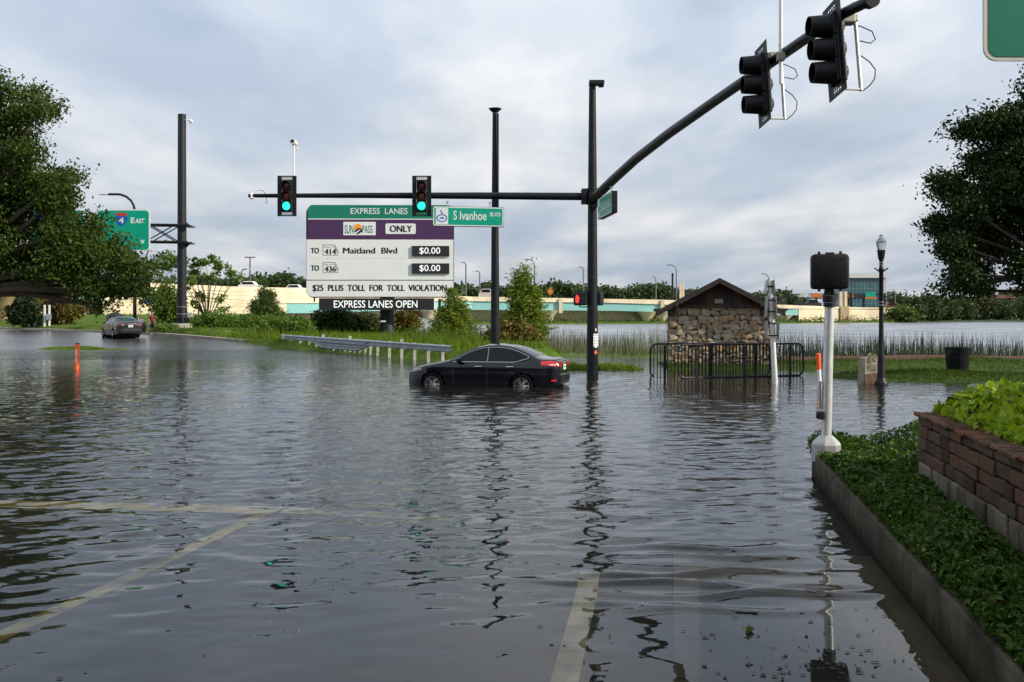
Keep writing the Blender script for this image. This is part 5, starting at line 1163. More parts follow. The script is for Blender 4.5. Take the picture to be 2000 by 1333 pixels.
# concrete block
D = 29.7; x0, x1 = PD(1683, D), PD(1717, D); t = thing('concrete_block', 'weathered upright concrete block standing in water beside the lamp post', 'concrete block', ((x0 + x1) / 2, D + .2, 0), R(14)); h = EYE + (613 - 700) * D / F
k = M(); k.v += [(-.27, -.2, -.3), (.27, -.2, -.3), (.27, .2, -.3), (-.27, .2, -.3), (-.22, -.17, h), (.24, -.18, h + .03), (.24, .17, h + .03), (-.22, .17, h)]; k.f += [(3, 2, 1, 0), (4, 5, 6, 7), (0, 1, 5, 4), (1, 2, 6, 5), (2, 3, 7, 6), (3, 0, 4, 7)]
k.build('block', mat('mossy_concrete', (.19, .17, .12), .9, col2=(.33, .30, .22), vscale=5, bump=.5, bscale=22, detail=9), t, bevel=.03)
k = M(); k.prism([(-.262, -.02), (.262, -.02), (.262, .30), (.05, .33), (-.255, .28)], -.203, -.196); k.build('tide_stain', mat('brown_tide_stain', (.10, .055, .03), .9, var=.5, vscale=7), t)
k = M()
for a, b_, c, d in ((-.12, -.01, .62, .92), (.05, .15, .66, .9), (-.13, .16, .38, .58)): k.prism([(a, c), (b_, c), (b_, d), (a, d)], -.196, -.186)
k.build('worn_marks', mat('worn_marks', (.15, .135, .10), .95, var=.5, vscale=12), t)
# litter bin
D = 33.6; c = P(1870, 733, D); t = thing('litter_bin', 'black slatted litter bin on the park grass', 'litter bin', (c.x, D, .10)); h = EYE + (613 - 681) * D / F - .1; r1, r0 = 23 * D / F, 19 * D / F
k = M(); n = 26
for i in range(n):
    a = 2 * math.pi * i / n; ca, sa = math.cos(a), math.sin(a); m_ = Matrix.Rotation(a, 4, 'Z')
    k.add([(r0 - .01, -.030, .05), (r0 + .01, -.030, .05), (r0 + .01, .030, .05), (r0 - .01, .030, .05), (r1 - .02, -.032, h), (r1, -.032, h), (r1, .032, h), (r1 - .02, .032, h)], [(0, 1, 2, 3), (4, 5, 6, 7), (0, 1, 5, 4), (1, 2, 6, 5), (2, 3, 7, 6), (3, 0, 4, 7)], m_)
k.build('slats', black_steel, t)
k = M(); k.lathe([(r1 - .06, h - .02), (r1 + .03, h - .01), (r1 + .035, h + .05), (r1 - .06, h + .05)], 26, cap=False); k.build('rim', black_steel, t, smooth=True)
k = M(); k.lathe([(r0 - .03, .02), (r0 - .03, .06), (r1 - .045, h * .62), (r1 - .05, h * .62)], 26); k.build('liner', ink, t); k = M(); k.lathe([(r0 - .02, -.1), (r0 - .02, .05)], 20); k.build('foot', black_steel, t)

# ================================================================== FOREGROUND PEDESTRIAN SIGNAL POST
D = 12.7; s_ = F / D; bx = PD(1613.5, D); Z = lambda py: EYE + (613 - py) / s_
t = thing('pedestrian_signal', 'black pedestrian signal seen from behind on a silver post in the hedge', 'pedestrian signal', (bx, D, 0))
k = M(); k.lathe([(.185, .22), (.18, Z(868)), (.165, Z(863)), (.085, Z(851))], 8); k.build('base', mat('cast_aluminium', (.42, .42, .41), .5, metal=.5, var=.15), t)
k = M(); k.tube([(0, 0, Z(853)), (.022, 0, 1.5), (.045, 0, Z(597))], [.066, .063, .060], 20); k.build('post', alu, t, smooth=True)
k = M(); k.lathe([(.078, Z(600)), (.078, Z(592))], 18, (.042, 0, 0)); k.lathe([(.085, Z(591)), (.085, Z(578))], 18, (.042, 0, 0)); k.lathe([(.075, Z(577)), (.05, Z(564))], 18, (.042, 0, 0)); k.build('collar', black_plastic, t, smooth=True)
hz = (Z(495) + Z(567)) / 2; rotm = Matrix.Translation((.043, 0, hz)) @ Matrix.Rotation(R(165), 4, 'Z')
k = M(); k.box((0, 0, 0), (.47, .24, .45), rotm); k.build('housing', black_plastic, t, bevel=.055, smooth=True)
k = M(); k.box((0, -.16, 0), (.46, .10, .44), rotm); k.build('visor', black_plastic, t, bevel=.03)
hw_ = mat('dull_black_hardware', (.035, .036, .038), .5)
for c_, d_ in [((ox, .05, q * .235), (.035, .05, .04)) for ox in (-.13, .13) for q in (1, -1)] + [((0, .05, .23), (.11, .06, .025))] + [((ox, .122, oz), (.022, .01, .008)) for ox, oz in ((-.16, .16), (.16, .16), (-.16, -.13), (.16, -.13))]:
    k = M(); k.box(c_, d_, rotm); k.build('latch', hw_, t, bevel=.004)
k = M(); k.box((-.085, -.03, Z(811)), (.075, .12, .10)); k.tube([(-.12, -.05, Z(811)), (-.14, -.05, Z(811))], .03, 10); k.build('push_button', black_plastic, t, bevel=.015)
k = M(); k.box((-.078, 0, (Z(745) + Z(800)) / 2), (.02, .05, Z(745) - Z(800))); k.build('instruction_plate', mat('beige_plate', (.38, .33, .26), .6), t)

# ================================================================== BIG GREEN SIGN, top right, on a mast arm of its own
D = 9.6; s_ = F / D; sx0 = PD(1920, D); zb_ = EYE + (613 - 120) / s_
t = thing('guide_sign', 'large green guide sign with white rounded border at the top right corner', 'road sign', (sx0, D, zb_), R(0))
k = M(); k.prism(rrect(0, 2.4, 0, 1.5, .13), -.012, .012); k.build('border', mat('aged_white_sheeting', (.55, .53, .47), .5), t); k = M(); k.prism(rrect(.048, 2.352, .04, 1.46, .09), -.018, -.0125); k.build('face', sign_green, t)
k = M()
for x in (.5, 1.9): k.box((x, .05, .9), (.06, .06, 1.7))
k.build('hanger', galv, t)
t2 = thing('mast_arm_pole', 'black pole and arm carrying the large green guide sign', 'signal pole', (sx0 + 4.5, D + .2, 0))
k = M(); k.lathe([(.2, -.3), (.14, zb_ + 2.5)], 16); k.build('pole', black_steel, t2, smooth=True); k = M(); k.tube([(0, 0, zb_ + 1.78), (-4.6, 0, zb_ + 1.86)], [.12, .08], 12); k.build('mast_arm', black_steel, t2, smooth=True)

# ================================================================== GUARDRAIL
g0, g1 = P(862, 672, 42.8), P(556, 654, 61.5)
t = thing('guardrail', 'galvanised steel guardrail on white posts along the grass bank', 'guardrail', (g1.x, g1.y, 0)); A = Vector((g0.x - g1.x + .5, g0.y - g1.y - .85, 0)); Lg = A.length; u = A.normalized(); nrm = Vector((u.y, -u.x, 0)); nrm = nrm if nrm.y < 0 else -nrm
def beam(name, s0, s1, z0, lift=None, off=0.0):
    prof_ = [(0, -.155), (.012, -.15), (.075, -.115), (.08, -.075), (.02, -.03), (.02, .03), (.08, .075), (.075, .115), (.012, .15), (0, .155)]
    k = M(); n = max(2, int((s1 - s0) / .5)); m_ = len(prof_)
    for i in range(n + 1):
        s_ = s0 + (s1 - s0) * i / n; z = z0(s_)
        for d_, zz in prof_: q = u * s_ + nrm * (d_ + off); k.v.append((q.x, q.y, z + zz))
    for i in range(n):
        for j in range(m_ - 1): a = i * m_ + j; k.f.append((a, a + 1, a + m_ + 1, a + m_))
    return k.build(name, mat('weathered_galvanised', (.33, .36, .40), .42, metal=.6, var=.2, vscale=3), t)
zr = lambda s_: np.interp(s_, [0, Lg], [EYE + (613 - 659) * 61.5 / F, EYE + (613 - 681) * 42.8 / F])
beam('rail', 0, Lg, zr)
beam('lower_rail', 5.2, Lg * .60, lambda s_: zr(s_) - .31 * min(1, max(0, (s_ - 5.2) / 1.4), max(0, (Lg * .60 - s_) / 1.4)), .012)
k = M(); q = nrm * .04; k.box((q.x - .1, q.y + .2, float(zr(0))), (.16, .34, .34)); k.build('end_terminal', galv, t, bevel=.03)
post_m = mat('white_guard_post', (.46, .44, .39), .6, var=.2)
ss = [.9, 2.8, 4.4, 5.6, 6.7, 7.6, 8.4] + list(np.linspace(9.4, Lg * .6, 7)) + list(np.linspace(Lg * .64, Lg - 1.0, 6))
for i, s_ in enumerate(ss):
    q = u * s_ - nrm * .08; z = float(zr(s_)); tall = .30 if i in (4, 9, 16) else .16
    k = M(); k.box((q.x, q.y, (z + tall - .9) / 2 + .0), (.12, .12, z + tall + .9)); k.build('post', post_m, t)
q = u * .3 - nrm * .05; k = M(); k.box((q.x, q.y, .1), (.28, .1, .55)); k.build('end_marker', mat('rusty_orange', (.40, .10, .02), .7, var=.3), t)

# ================================================================== ELEVATED HIGHWAY ACROSS THE LAKE
KX = [-500, -100, 0, 440, 600, 760, 920, 1300, 1560, 1780, 1900]; KD = [96, 108, 116, 148, 172, 190, 204, 214, 222, 246, 275]
DX = lambda px: float(np.interp(px, KX, KD))
KT = lambda px: float(np.interp(px, [-500, -100, 0, 440, 600, 760, 920, 1300, 1560, 1780, 1900], [512, 536, 540, 559.5, 563.5, 572, 579.8, 586, 597, 604, 607]))
KB = lambda px: float(np.interp(px, [-500, 0, 560, 620, 760, 920, 1200, 1560], [530, 553, 592.5, 592.5, 589, 588.6, 592, 603.5]))
def Q(px, py, dd=0.0): D_ = DX(px); p = P(px, py, D_); d = Vector((p.x, p.y, 0)).normalized(); return p + d * dd
cream = mat('cream_concrete', (0.66, 0.56, 0.40), .8, var=.10, vscale=.08, bump=.1, bscale=3, detail=9)
def wall_mat(name='cream_wall_panels', col=(0.62, 0.53, 0.37), bw=3.0, rh=.62, ms=.05):
    m = mat(name, col, .85, var=.17, vscale=.22, detail=10); nt = m.node_tree; b = nt.nodes['Principled BSDF']
    old = b.inputs['Base Color'].links[0].from_socket; tcn = [n for n in nt.nodes if n.type == 'TEX_COORD'][0]
    sp_ = nt.nodes.new('ShaderNodeSeparateXYZ'); nt.links.new(tcn.outputs['Object'], sp_.inputs[0]); cb = nt.nodes.new('ShaderNodeCombineXYZ')
    nt.links.new(sp_.outputs[0], cb.inputs[0]); nt.links.new(sp_.outputs[2], cb.inputs[1])
    br = nt.nodes.new('ShaderNodeTexBrick'); br.inputs['Scale'].default_value = 1.0; br.inputs['Brick Width'].default_value = bw; br.inputs['Row Height'].default_value = rh; br.inputs['Mortar Size'].default_value = ms; br.offset = .5 if rh < 5 else 0
    br.inputs['Color1'].default_value = (1, 1, 1, 1); br.inputs['Color2'].default_value = (.93, .93, .92, 1); br.inputs['Mortar'].default_value = (.72, .69, .64, 1); nt.links.new(cb.outputs[0], br.inputs['Vector'])
    mm = nt.nodes.new('ShaderNodeMix'); mm.data_type = 'RGBA'; mm.blend_type = 'MULTIPLY'; mm.inputs[0].default_value = 1; nt.links.new(old, mm.inputs[6]); nt.links.new(br.outputs['Color'], mm.inputs[7]); nt.links.new(mm.outputs[2], b.inputs['Base Color']); return m
panels = wall_mat(); cream_j = wall_mat('cream_barrier', (0.66, 0.56, 0.40), 5.0, 40.0, .06); teal = mat('teal_girder_paint', (0.20, 0.44, 0.42), .5, var=.10, vscale=.1); tan = mat('tan_concrete', (0.46, 0.35, 0.21), .85, var=.15, vscale=.3)
hwy = thing('highway_bridge', 'long cream and teal elevated highway crossing the lake', 'highway bridge', (0, 0, 0))
def run(name, a, b, ytop, ybot, m, d0, d1, step=20):
    """a long solid along the highway between photo columns a and b; ybot None = down to the ground"""
    k = M(); n = max(1, int(abs(b - a) / step)); xs = np.linspace(a, b, n + 1)
    for px in xs:
        D_ = DX(px); zt_ = EYE + (613 - ytop(px)) * D_ / F; zb_ = -1.0 if ybot is None else EYE + (613 - ybot(px)) * D_ / F
        f_, g_ = Q(px, 613, d0), Q(px, 613, d1)
        k.v += [(f_.x, f_.y, zb_), (g_.x, g_.y, zb_), (g_.x, g_.y, zt_), (f_.x, f_.y, zt_)]
    for i in range(n):
        for j in range(4): k.f.append((4 * i + j, 4 * i + 4 + j, 4 * i + 4 + (j + 1) % 4, 4 * i + (j + 1) % 4))
    k.f += [(0, 1, 2, 3), tuple(4 * n + j for j in (3, 2, 1, 0))]
    return k.build(name, m, hwy)
up = lambda f_, d: (lambda px: f_(px) + d)
run('barrier', -500, 1785, KT, KB, cream_j, 0, .5)
for dd_ in (.35, .62): run('barrier_ledge', -500, 620, lambda px, q=dd_: KT(px) + (KB(px) - KT(px)) * q - .6, lambda px, q=dd_: KT(px) + (KB(px) - KT(px)) * q + .6, cream, -.12, -.01)
run('deck', -500, 1900, lambda px: KB(px) - 2.5, KB, tan, .52, 14)
GB = lambda px: KB(px) + float(np.interp(px, [-500, 0, 600, 760, 920, 1200, 1560], [22, 21, 19.5, 18, 17, 15.5, 13]))
for a, b in ((-420, 200), (560, 835), (837, 1091), (1099, 1291), (1296, 1559)): run('girder', a, b, up(KB, .15), GB, teal, .35, .8)
run('retaining_wall', 200, 560, up(KB, .1), None, panels, .25, 1.2, 60); run('retaining_wall', 1560, 1785, up(lambda px: KB(1560) + (px - 1560) * .01, .1), None, panels, .25, 1.2, 40)
run('abutment_wall', -420, 205, up(GB, -4), None, panels, 4, 5, 60); run('abutment_wall', 555, 1562, up(GB, -4), None, panels, 4, 5, 60)
run('pier_cap', -420, 200, up(GB, .2), lambda px: GB(px) + 9, tan, 3, 4)
for px in (-150, 15, 835, 1072, 1264, 1290, 1527):
    k = M(); c = Q(px, 613, 1.6); zt_ = EYE + (613 - GB(px)) * DX(px) / F; k.lathe([(.9, -1), (.9, zt_ - 2.0), (1.6, zt_ - .9), (2.4, zt_ - .02)], 16, (c.x, c.y, 0)); k.build('pier', tan if px < 100 else cream, hwy, smooth=True)
for px in (1095, 1293.5): k = M(); c = Q(px, 613, -.1); D_ = DX(px); k.box((c.x, c.y, EYE + (613 - (KT(px) + 1 + 612) / 2) * D_ / F), (.75, .8, (611 - KT(px)) * D_ / F)); k.build('pilaster', cream, hwy)
k = M(); c = Q(1648, 613, -.4); D_ = DX(1648); k.box((c.x, c.y, (EYE + (613 - 598) * D_ / F - 1) / 2), (2.0, 1.6, EYE + (613 - 598) * D_ / F + 1)); k.build('pilaster', tan, hwy)
k = M()
for ox in (-.75, .35): k.box((c.x + ox, c.y, EYE + (613 - 585) * D_ / F), (.55, 1.0, 30 * D_ / F))
k.build('twin_column', cream, hwy)
k = M(); D_ = DX(1331)
for px in (1329, 1334): c = Q(px, 613, 6); k.box((c.x, c.y, EYE + (613 - 572) * D_ / F), (.45, .6, 40 * D_ / F))
k.build('twin_column', cream, hwy)
# narrow rough strip of shore under the highway
shore = []
for px in np.linspace(-480, 1800, 60): q = Q(px, 613, -5.5); shore.append((q.x, q.y))
back = [(q[0] * 1.16, q[1] * 1.16) for q in shore[::-1]]; sp_ = shore + back
fn_sh = bank('shore', sp_, .45, 2.0, 2.2, grass_soil, 91)
rg = np.random.default_rng(92); pts = []
for px in np.linspace(900, 1780, 900):
    q = Q(px + rg.normal(0, 2), 613, -3.2 + rg.normal(0, .6)); pts.append((q.x, q.y, rg.uniform(.3, 1.1) * (.5 + .5 * math.sin(px * .05) ** 2)))
cen = np.repeat(np.array(pts), 5, 0) + rg.normal(0, .35, (4500, 3)); v, f = leaf_cards(cen, .22, 93); v[:, 2] = np.maximum(v[:, 2], .2)
far_leaf = leaf_mat('distant_leaf', (0.022, 0.045, 0.012), (0.065, 0.10, 0.025), .3, .6, .15)
tag(np_mesh('shore_scrub', v, f, leaf_mat('shore_leaf', (0.05, 0.075, 0.015), (0.13, 0.15, 0.03), .3, .6, .3)), 'low scrub along the far shore at the foot of the highway wall', None, None, 'stuff')

# highway lamps, sign, gantries, cars
pole_m = mat('lamp_grey', (.10, .11, .12), .5)
for px, yt, reach, lab in ((910, 513, -9, 'highway lamp rising just right of the toll sign'), (937, 530, -10, 'shorter highway lamp left of the plain black pole'), (1044, 507, -22, 'highway lamp rising out of the cypress bush top'), (1139.5, 522, -10, 'highway lamp just left of the signal pole'),
                           (1281, 541, -9, 'highway lamp midway between signal pole and hut roof'), (1321, 518, -22, 'tall highway lamp near the left slope of the hut roof'), (1501, 535, -17, 'highway lamp behind the leaning sign pole'), (472, 526, 12, 'short highway lamp left of the twin headed lamp'), (1748, 566, -8, 'highway lamp in front of the far grey building'), (1771, 566, -8, 'last highway lamp before the lakeside trees')):
    D_ = DX(px) + 9; cobra(lab, px, D_, yt, KB(px), reach, pole_m, .17, 'lamps along the elevated highway', 'highway_lamp', 'highway lamp')
D_ = DX(488) + 30; b = P(488.5, 575, D_); t = thing('highway_lamp', 'tall twin headed lamp standing alone beyond the highway wall', 'highway lamp', b, group='lamps along the elevated highway'); h = EYE + (613 - 503) * D_ / F - b.z
k = M(); k.tube([(0, 0, 0), (0, 0, h)], [.2, .12], 8); k.box((0, 0, h), (1.9, .3, .2)); k.build('post', pole_m, t)
D_ = DX(1313) + 4; b = P(1313.5, 590, D_); t = thing('signal_mast', 'slim dark mast with ball top left of the hut roof', 'mast', b); h = EYE + (613 - 539) * D_ / F - b.z; k = M(); k.tube([(0, 0, 0), (0, 0, h)], .22, 8); k.lathe([(.2, h), (.3, h + .3), (.1, h + .6)], 10); k.build('post', black_steel, t)
D_ = DX(1074) + 3; t = thing('warning_sign', 'orange diamond road work sign above the highway barrier', 'road sign', P(1074.5, 581, D_)); c = EYE + (613 - 569.5) * D_ / F - t.location.z; k = M(); k.prism([(0, c - .95), (.68, c), (0, c + .95), (-.68, c)], -.05, .05); k.build('panel', mat('work_orange', (.50, .16, .02), .5), t); k = M(); k.tube([(0, .06, -.3), (0, .06, c)], .08, 6); k.build('post', pole_m, t)
D_ = DX(1338) + 6; t = thing('message_board', 'dark overhead board between twin cream columns behind the hut roof', 'message board', P(1338, 570, D_)); k = M(); k.box((0, 0, 0), (26 * D_ / F, .6, 8 * D_ / F)); k.build('panel', ink, t); k = M(); k.box((-9 * D_ / F, 0, -10 * D_ / F), (.4, .4, 16 * D_ / F)); k.box((-9 * D_ / F, 0, 3 * D_ / F), (.5, .5, 10 * D_ / F)); k.build('post', black_steel, t)
def gantry(label, a, b, ytop, ybase, D_, panels_):
    t = thing('road_gantry', label, 'road gantry', P((a + b) / 2, ybase, D_)); sc_ = F / D_; X_ = lambda px: (px - (a + b) / 2) / sc_; Z_ = lambda py: EYE + (613 - py) / sc_ - t.location.z; k = M()
    for px in (a, b, (a + b) * .5 - 6): k.box((X_(px), 0, (Z_(ytop) - .5) / 2), (.45, .45, Z_(ytop) + .5))
    for py in (ytop + 2, ytop + 10): k.tube([(X_(a), 0, Z_(py)), (X_(b), 0, Z_(py))], .14, 6)
    n = 12; xs = np.linspace(X_(a), X_(b), n + 1)
    for i in range(n): k.tube([(xs[i], 0, Z_(ytop + 2)), (xs[i + 1], 0, Z_(ytop + 10))], .08, 4); k.tube([(xs[i], 0, Z_(ytop + 10)), (xs[i + 1], 0, Z_(ytop + 2))], .08, 4)
    k.build('truss', black_steel, t)
    for nm, p0, p1, q0, q1, m_ in panels_: k = M(); k.prism([(X_(p0), Z_(q1)), (X_(p1), Z_(q1)), (X_(p1), Z_(q0)), (X_(p0), Z_(q0))], -.6, -.3); k.build(nm, m_, t)
amber = mat('amber_board', (.30, .09, .02), .5, emit=(1, .35, .05), estr=.12); grey_b = mat('grey_board', (.38, .40, .42), .5, var=.5, vscale=1.2)
gantry('road gantry with grey and orange boards left of the black signal head', 1538, 1662, 573, 598, 262, [('sign_panel', 1561, 1582, 573, 581, grey_b), ('sign_panel', 1584, 1604, 573.5, 582, amber), ('sign_panel', 1552, 1567, 586, 596, ink), ('sign_panel', 1606, 1612, 574, 582, ink)])
gantry('road gantry with green and amber boards in front of the glass office', 1657, 1728, 573, 602, 290, [('sign_panel', 1654, 1665, 575, 582, amber), ('sign_panel', 1668, 1687, 575, 583, ink), ('sign_panel', 1689, 1709, 571, 580, sign_bright), ('sign_panel', 1689, 1711, 580.5, 584.5, amber)])
def far_car(name, label, px, py, D_, w_, h_, m_):
    t = thing(name, label, name.replace('_', ' '), P(px, py, D_)); k = M(); k.prism([(-w_ / 2, 0), (w_ / 2, 0), (w_ / 2, h_ * .55), (w_ * .3, h_ * .6), (w_ * .18, h_), (-w_ * .28, h_), (-w_ * .42, h_ * .6), (-w_ / 2, h_ * .5)], -.9, .9); k.build('body', m_, t, bevel=.08)
    k = M(); k.prism([(w_ * .24, h_ * .62), (w_ * .15, h_ * .93), (-w_ * .24, h_ * .93), (-w_ * .34, h_ * .62)], -.91, .91); k.build('window', tint, t)
far_car('white_van', 'white vehicle roof passing above the highway barrier left of the toll sign', 577, 571, DX(577) + 5, 3.6, 1.3, white_paint)
far_car('white_car', 'white vehicle roof above the highway wall by the conical bush', 489, 566, DX(489) + 5, 3.6, 1.3, white_paint)
far_car('dark_car', 'small dark car on the highway below the orange boards', 1588, 600, DX(1588) + 6, 3.6, 1.7, ink)
far_car('dark_pickup', 'dark vehicle on the highway beside the leaning sign pole', 1518, 598, DX(1518) + 6, 3.6, 2.0, ink)
far_car('red_car', 'dark red car on the highway near the lakeside trees', 1741, 604, DX(1741) + 8, 3.4, 1.6, mat('dark_red_paint', (.10, .012, .012), .3))
far_car('pale_truck', 'pale vehicle above the barrier right of the toll sign', 951, 583, DX(951) + 7, 3.6, 2.0, mat('pale_vehicle', (.45, .42, .40), .5))

# ================================================================== BUILDINGS ACROSS THE LAKE
def facade(name, c1, c2, row, colw, mort):
    m = mat(name, c1, .25, var=.1); nt = m.node_tree; b = nt.nodes['Principled BSDF']; tcn = [n for n in nt.nodes if n.type == 'TEX_COORD'][0]
    sp_ = nt.nodes.new('ShaderNodeSeparateXYZ'); nt.links.new(tcn.outputs['Object'], sp_.inputs[0]); cb = nt.nodes.new('ShaderNodeCombineXYZ'); ad = nt.nodes.new('ShaderNodeMath'); nt.links.new(sp_.outputs[0], ad.inputs[0]); nt.links.new(sp_.outputs[1], ad.inputs[1])
    nt.links.new(ad.outputs[0], cb.inputs[0]); nt.links.new(sp_.outputs[2], cb.inputs[1]); br = nt.nodes.new('ShaderNodeTexBrick'); br.offset = 0; br.inputs['Scale'].default_value = 1; br.inputs['Brick Width'].default_value = colw; br.inputs['Row Height'].default_value = row; br.inputs['Mortar Size'].default_value = mort
    br.inputs['Color1'].default_value = (*c1, 1); br.inputs['Color2'].default_value = (*c2, 1); br.inputs['Mortar'].default_value = (.16, .20, .22, 1); nt.links.new(cb.outputs[0], br.inputs['Vector']); nt.links.new(br.outputs['Color'], b.inputs['Base Color']); return m
D_ = 430; sc_ = F / D_
t = thing('office_building', 'glass fronted office block with slanted white roof beyond the lake', 'office building', (PD(1688, D_), D_, 0)); X_ = lambda px: (px - 1688) / sc_; Z_ = lambda py: EYE + (613 - py) / sc_
k = M(); k.prism([(X_(1640), 0), (X_(1724), 0), (X_(1724), Z_(543.5)), (X_(1640), Z_(543.5))], 0, 22); k.build('glass_front', facade('teal_glass', (.035, .09, .11), (.05, .13, .15), 3.2, 1.6, .10), t)
k = M(); k.prism([(X_(1638), Z_(543.4)), (X_(1731), Z_(543.4)), (X_(1731), Z_(533)), (X_(1672), Z_(534)), (X_(1638), Z_(537.5))], -1.2, 23); k.build('roof', mat('pale_roof', (.52, .53, .53), .6), t)
k = M(); k.prism([(X_(1724.2), 0), (X_(1732), 0), (X_(1732), Z_(543.6)), (X_(1724.2), Z_(543.6))], .5, 22); k.build('stair_tower', mat('pale_render', (.45, .47, .50), .7), t)
t = thing('office_building', 'lower dark banded office block right of the lamp post', 'office building', (PD(1740, 450), 450, 0)); sc_ = F / 450; X_ = lambda px: (px - 1740) / sc_; Z_ = lambda py: EYE + (613 - py) / sc_
k = M(); k.prism([(X_(1722), 0), (X_(1748), 0), (X_(1748), Z_(570)), (X_(1722), Z_(570))], 0, 18); k.build('wall', facade('banded_wall', (.06, .075, .10), (.07, .09, .12), 2.6, 40, .35), t)
k = M(); k.prism([(X_(1748.1), 0), (X_(1757), 0), (X_(1757), Z_(569)), (X_(1748.1), Z_(569))], 1, 16); k.build('tower', mat('pale_render'  , (.45, .47, .50), .7), t)
D_ = 330; t = thing('lake_house', 'low red roofed house on the wooded far shore', 'house', (PD(1962, D_), D_, 0)); sc_ = F / D_; X_ = lambda px: (px - 1962) / sc_; Z_ = lambda py: EYE + (613 - py) / sc_
k = M(); k.prism([(X_(1945), 0), (X_(1982), 0), (X_(1982), Z_(583)), (X_(1945), Z_(583))], 0, 9); k.build('wall', mat('tan_house', (.20, .14, .10), .8), t); k = M(); k.prism([(X_(1942), Z_(583)), (X_(1985), Z_(583)), (X_(1974), Z_(576.5)), (X_(1953), Z_(576.5))], -1, 10); k.build('roof', mat('red_tile', (.17, .075, .05), .8, var=.2), t)
D_ = 285
for px, w_, lab in ((1912, 30, 'pale low boat house at the water edge across the lake'), (1994, 9, 'small white boat house at the right end of the far shore')):
    t = thing('boat_house', lab, 'boat house', (PD(px, D_), D_, 0)); w2 = w_ / 2 * D_ / F; k = M(); k.box((0, 2, .9), (2 * w2, 4, 1.0)); k.build('wall', mat('boat_house_wall', (.16, .16, .16), .7, var=.3, vscale=.8), t); k = M(); k.prism([(-w2 - .3, 1.4), (w2 + .3, 1.4), (w2 * .6, 2.2), (-w2 * .6, 2.2)], -.3, 4.5); k.build('roof', mat('boat_house_roof', (.22, .23, .24), .6), t)

# ================================================================== TREES
# far shore bank on the right and individual trees on it
fs = [(PD(1745, 240), 240), (PD(1850, 256), 256), (PD(2080, 268), 268), (PD(2500, 280), 280), (PD(2500, 420), 420), (PD(1745, 420), 420)]
bank('far_shore', fs, .35, 3.0, 4.0, mat('far_bank', (0.03, 0.045, 0.015), .95, var=.4), 95)
fl2 = leaf_mat('distant_olive_leaf', (0.03, 0.045, 0.015), (0.085, 0.095, 0.03), .3, .6, .15); fl3 = leaf_mat('distant_bright_leaf', (0.04, 0.09, 0.015), (0.12, 0.17, 0.03), .3, .6, .2)
for i, (px, yt, w_, D_, m_, lab) in enumerate(((1737, 607, 44, 243, fl3, 'bright green rounded bush against the highway wall, behind the lamp post'), (1782, 578, 38, 248, fl2, 'olive brown tree where the highway wall meets the woods'), (1765, 603, 40, 240, fl3, 'bright green bush at the water below the olive tree'),
        (1813, 580, 40, 256, far_leaf, 'dark tree right of the olive tree on the far shore'), (1846, 587, 40, 262, far_leaf, 'dark round tree below the left lobe of the right oak'), (1880, 586, 46, 266, far_leaf, 'broad dark tree behind the boat house'), (1921, 584, 44, 270, fl2, 'olive tree between boat house and red roofed house'), (1958, 590, 40, 270, far_leaf, 'dark tree standing before the red roofed house'), (1994, 584, 50, 272, far_leaf, 'dark tree at the right end of the far shore'))):
    sc_ = F / D_; h = EYE + (613 - yt) / sc_; r_ = w_ / 2 / sc_
    tree('lakeside_tree', lab, 'tree', (PD(px, D_), D_, .3), [(0, 0, h * .55, r_, r_, h * .45), (r_ * .5, 0, h * .38, r_ * .8, r_, h * .34), (-r_ * .5, .5, h * .36, r_ * .8, r_, h * .34)], 70, 26, .7, .42, m_, 200 + i, .25, h * .25, 'trees on the far shore', limbs=4)
# wooded skyline, one mass
rg = np.random.default_rng(77); cs = []
def skyline(a, b, D_, ytops, n, depth):
    for i in range(n):
        px = rg.uniform(a, b); yt = np.interp(px, *ytops) + 4.0 * math.sin(px * .11) + 3 * math.sin(px * .043 + 1) + 2 * math.sin(px * .31); dd = D_ + rg.uniform(0, depth); top = EYE + (613 - yt) * dd / F
        c = np.array([PD(px, dd), dd, 0]); z = top * (1 - rg.random() ** 1.6 * .75); m_ = 12; cs.append(c + np.array([0, 0, z]) + rg.normal(size=(m_, 3)) * np.array([1.1, 1.1, .7]))
skyline(380, 900, 270, ([380, 450, 520, 560, 600, 900], [548, 552, 548, 545, 552, 562]), 1500, 20)
skyline(900, 1580, 330, ([900, 960, 1060, 1090, 1120, 1180, 1240, 1270, 1350, 1450, 1500, 1580], [562, 566, 566, 556, 568, 566, 572, 560, 576, 590, 570, 596]), 2400, 25)
skyline(-300, 380, 230, ([-300, 380], [535, 550]), 700, 20)
skyline(1740, 2200, 330, ([1740, 1790, 1850, 2000, 2200], [584, 586, 590, 576, 574]), 1700, 30)
cs = np.concatenate(cs); v, f = leaf_cards(cs, .62, 78, slim=.7)
tag(np_mesh('wooded_skyline', v, f, far_leaf), 'dark wooded skyline beyond the highway and the lake', None, None, 'stuff')

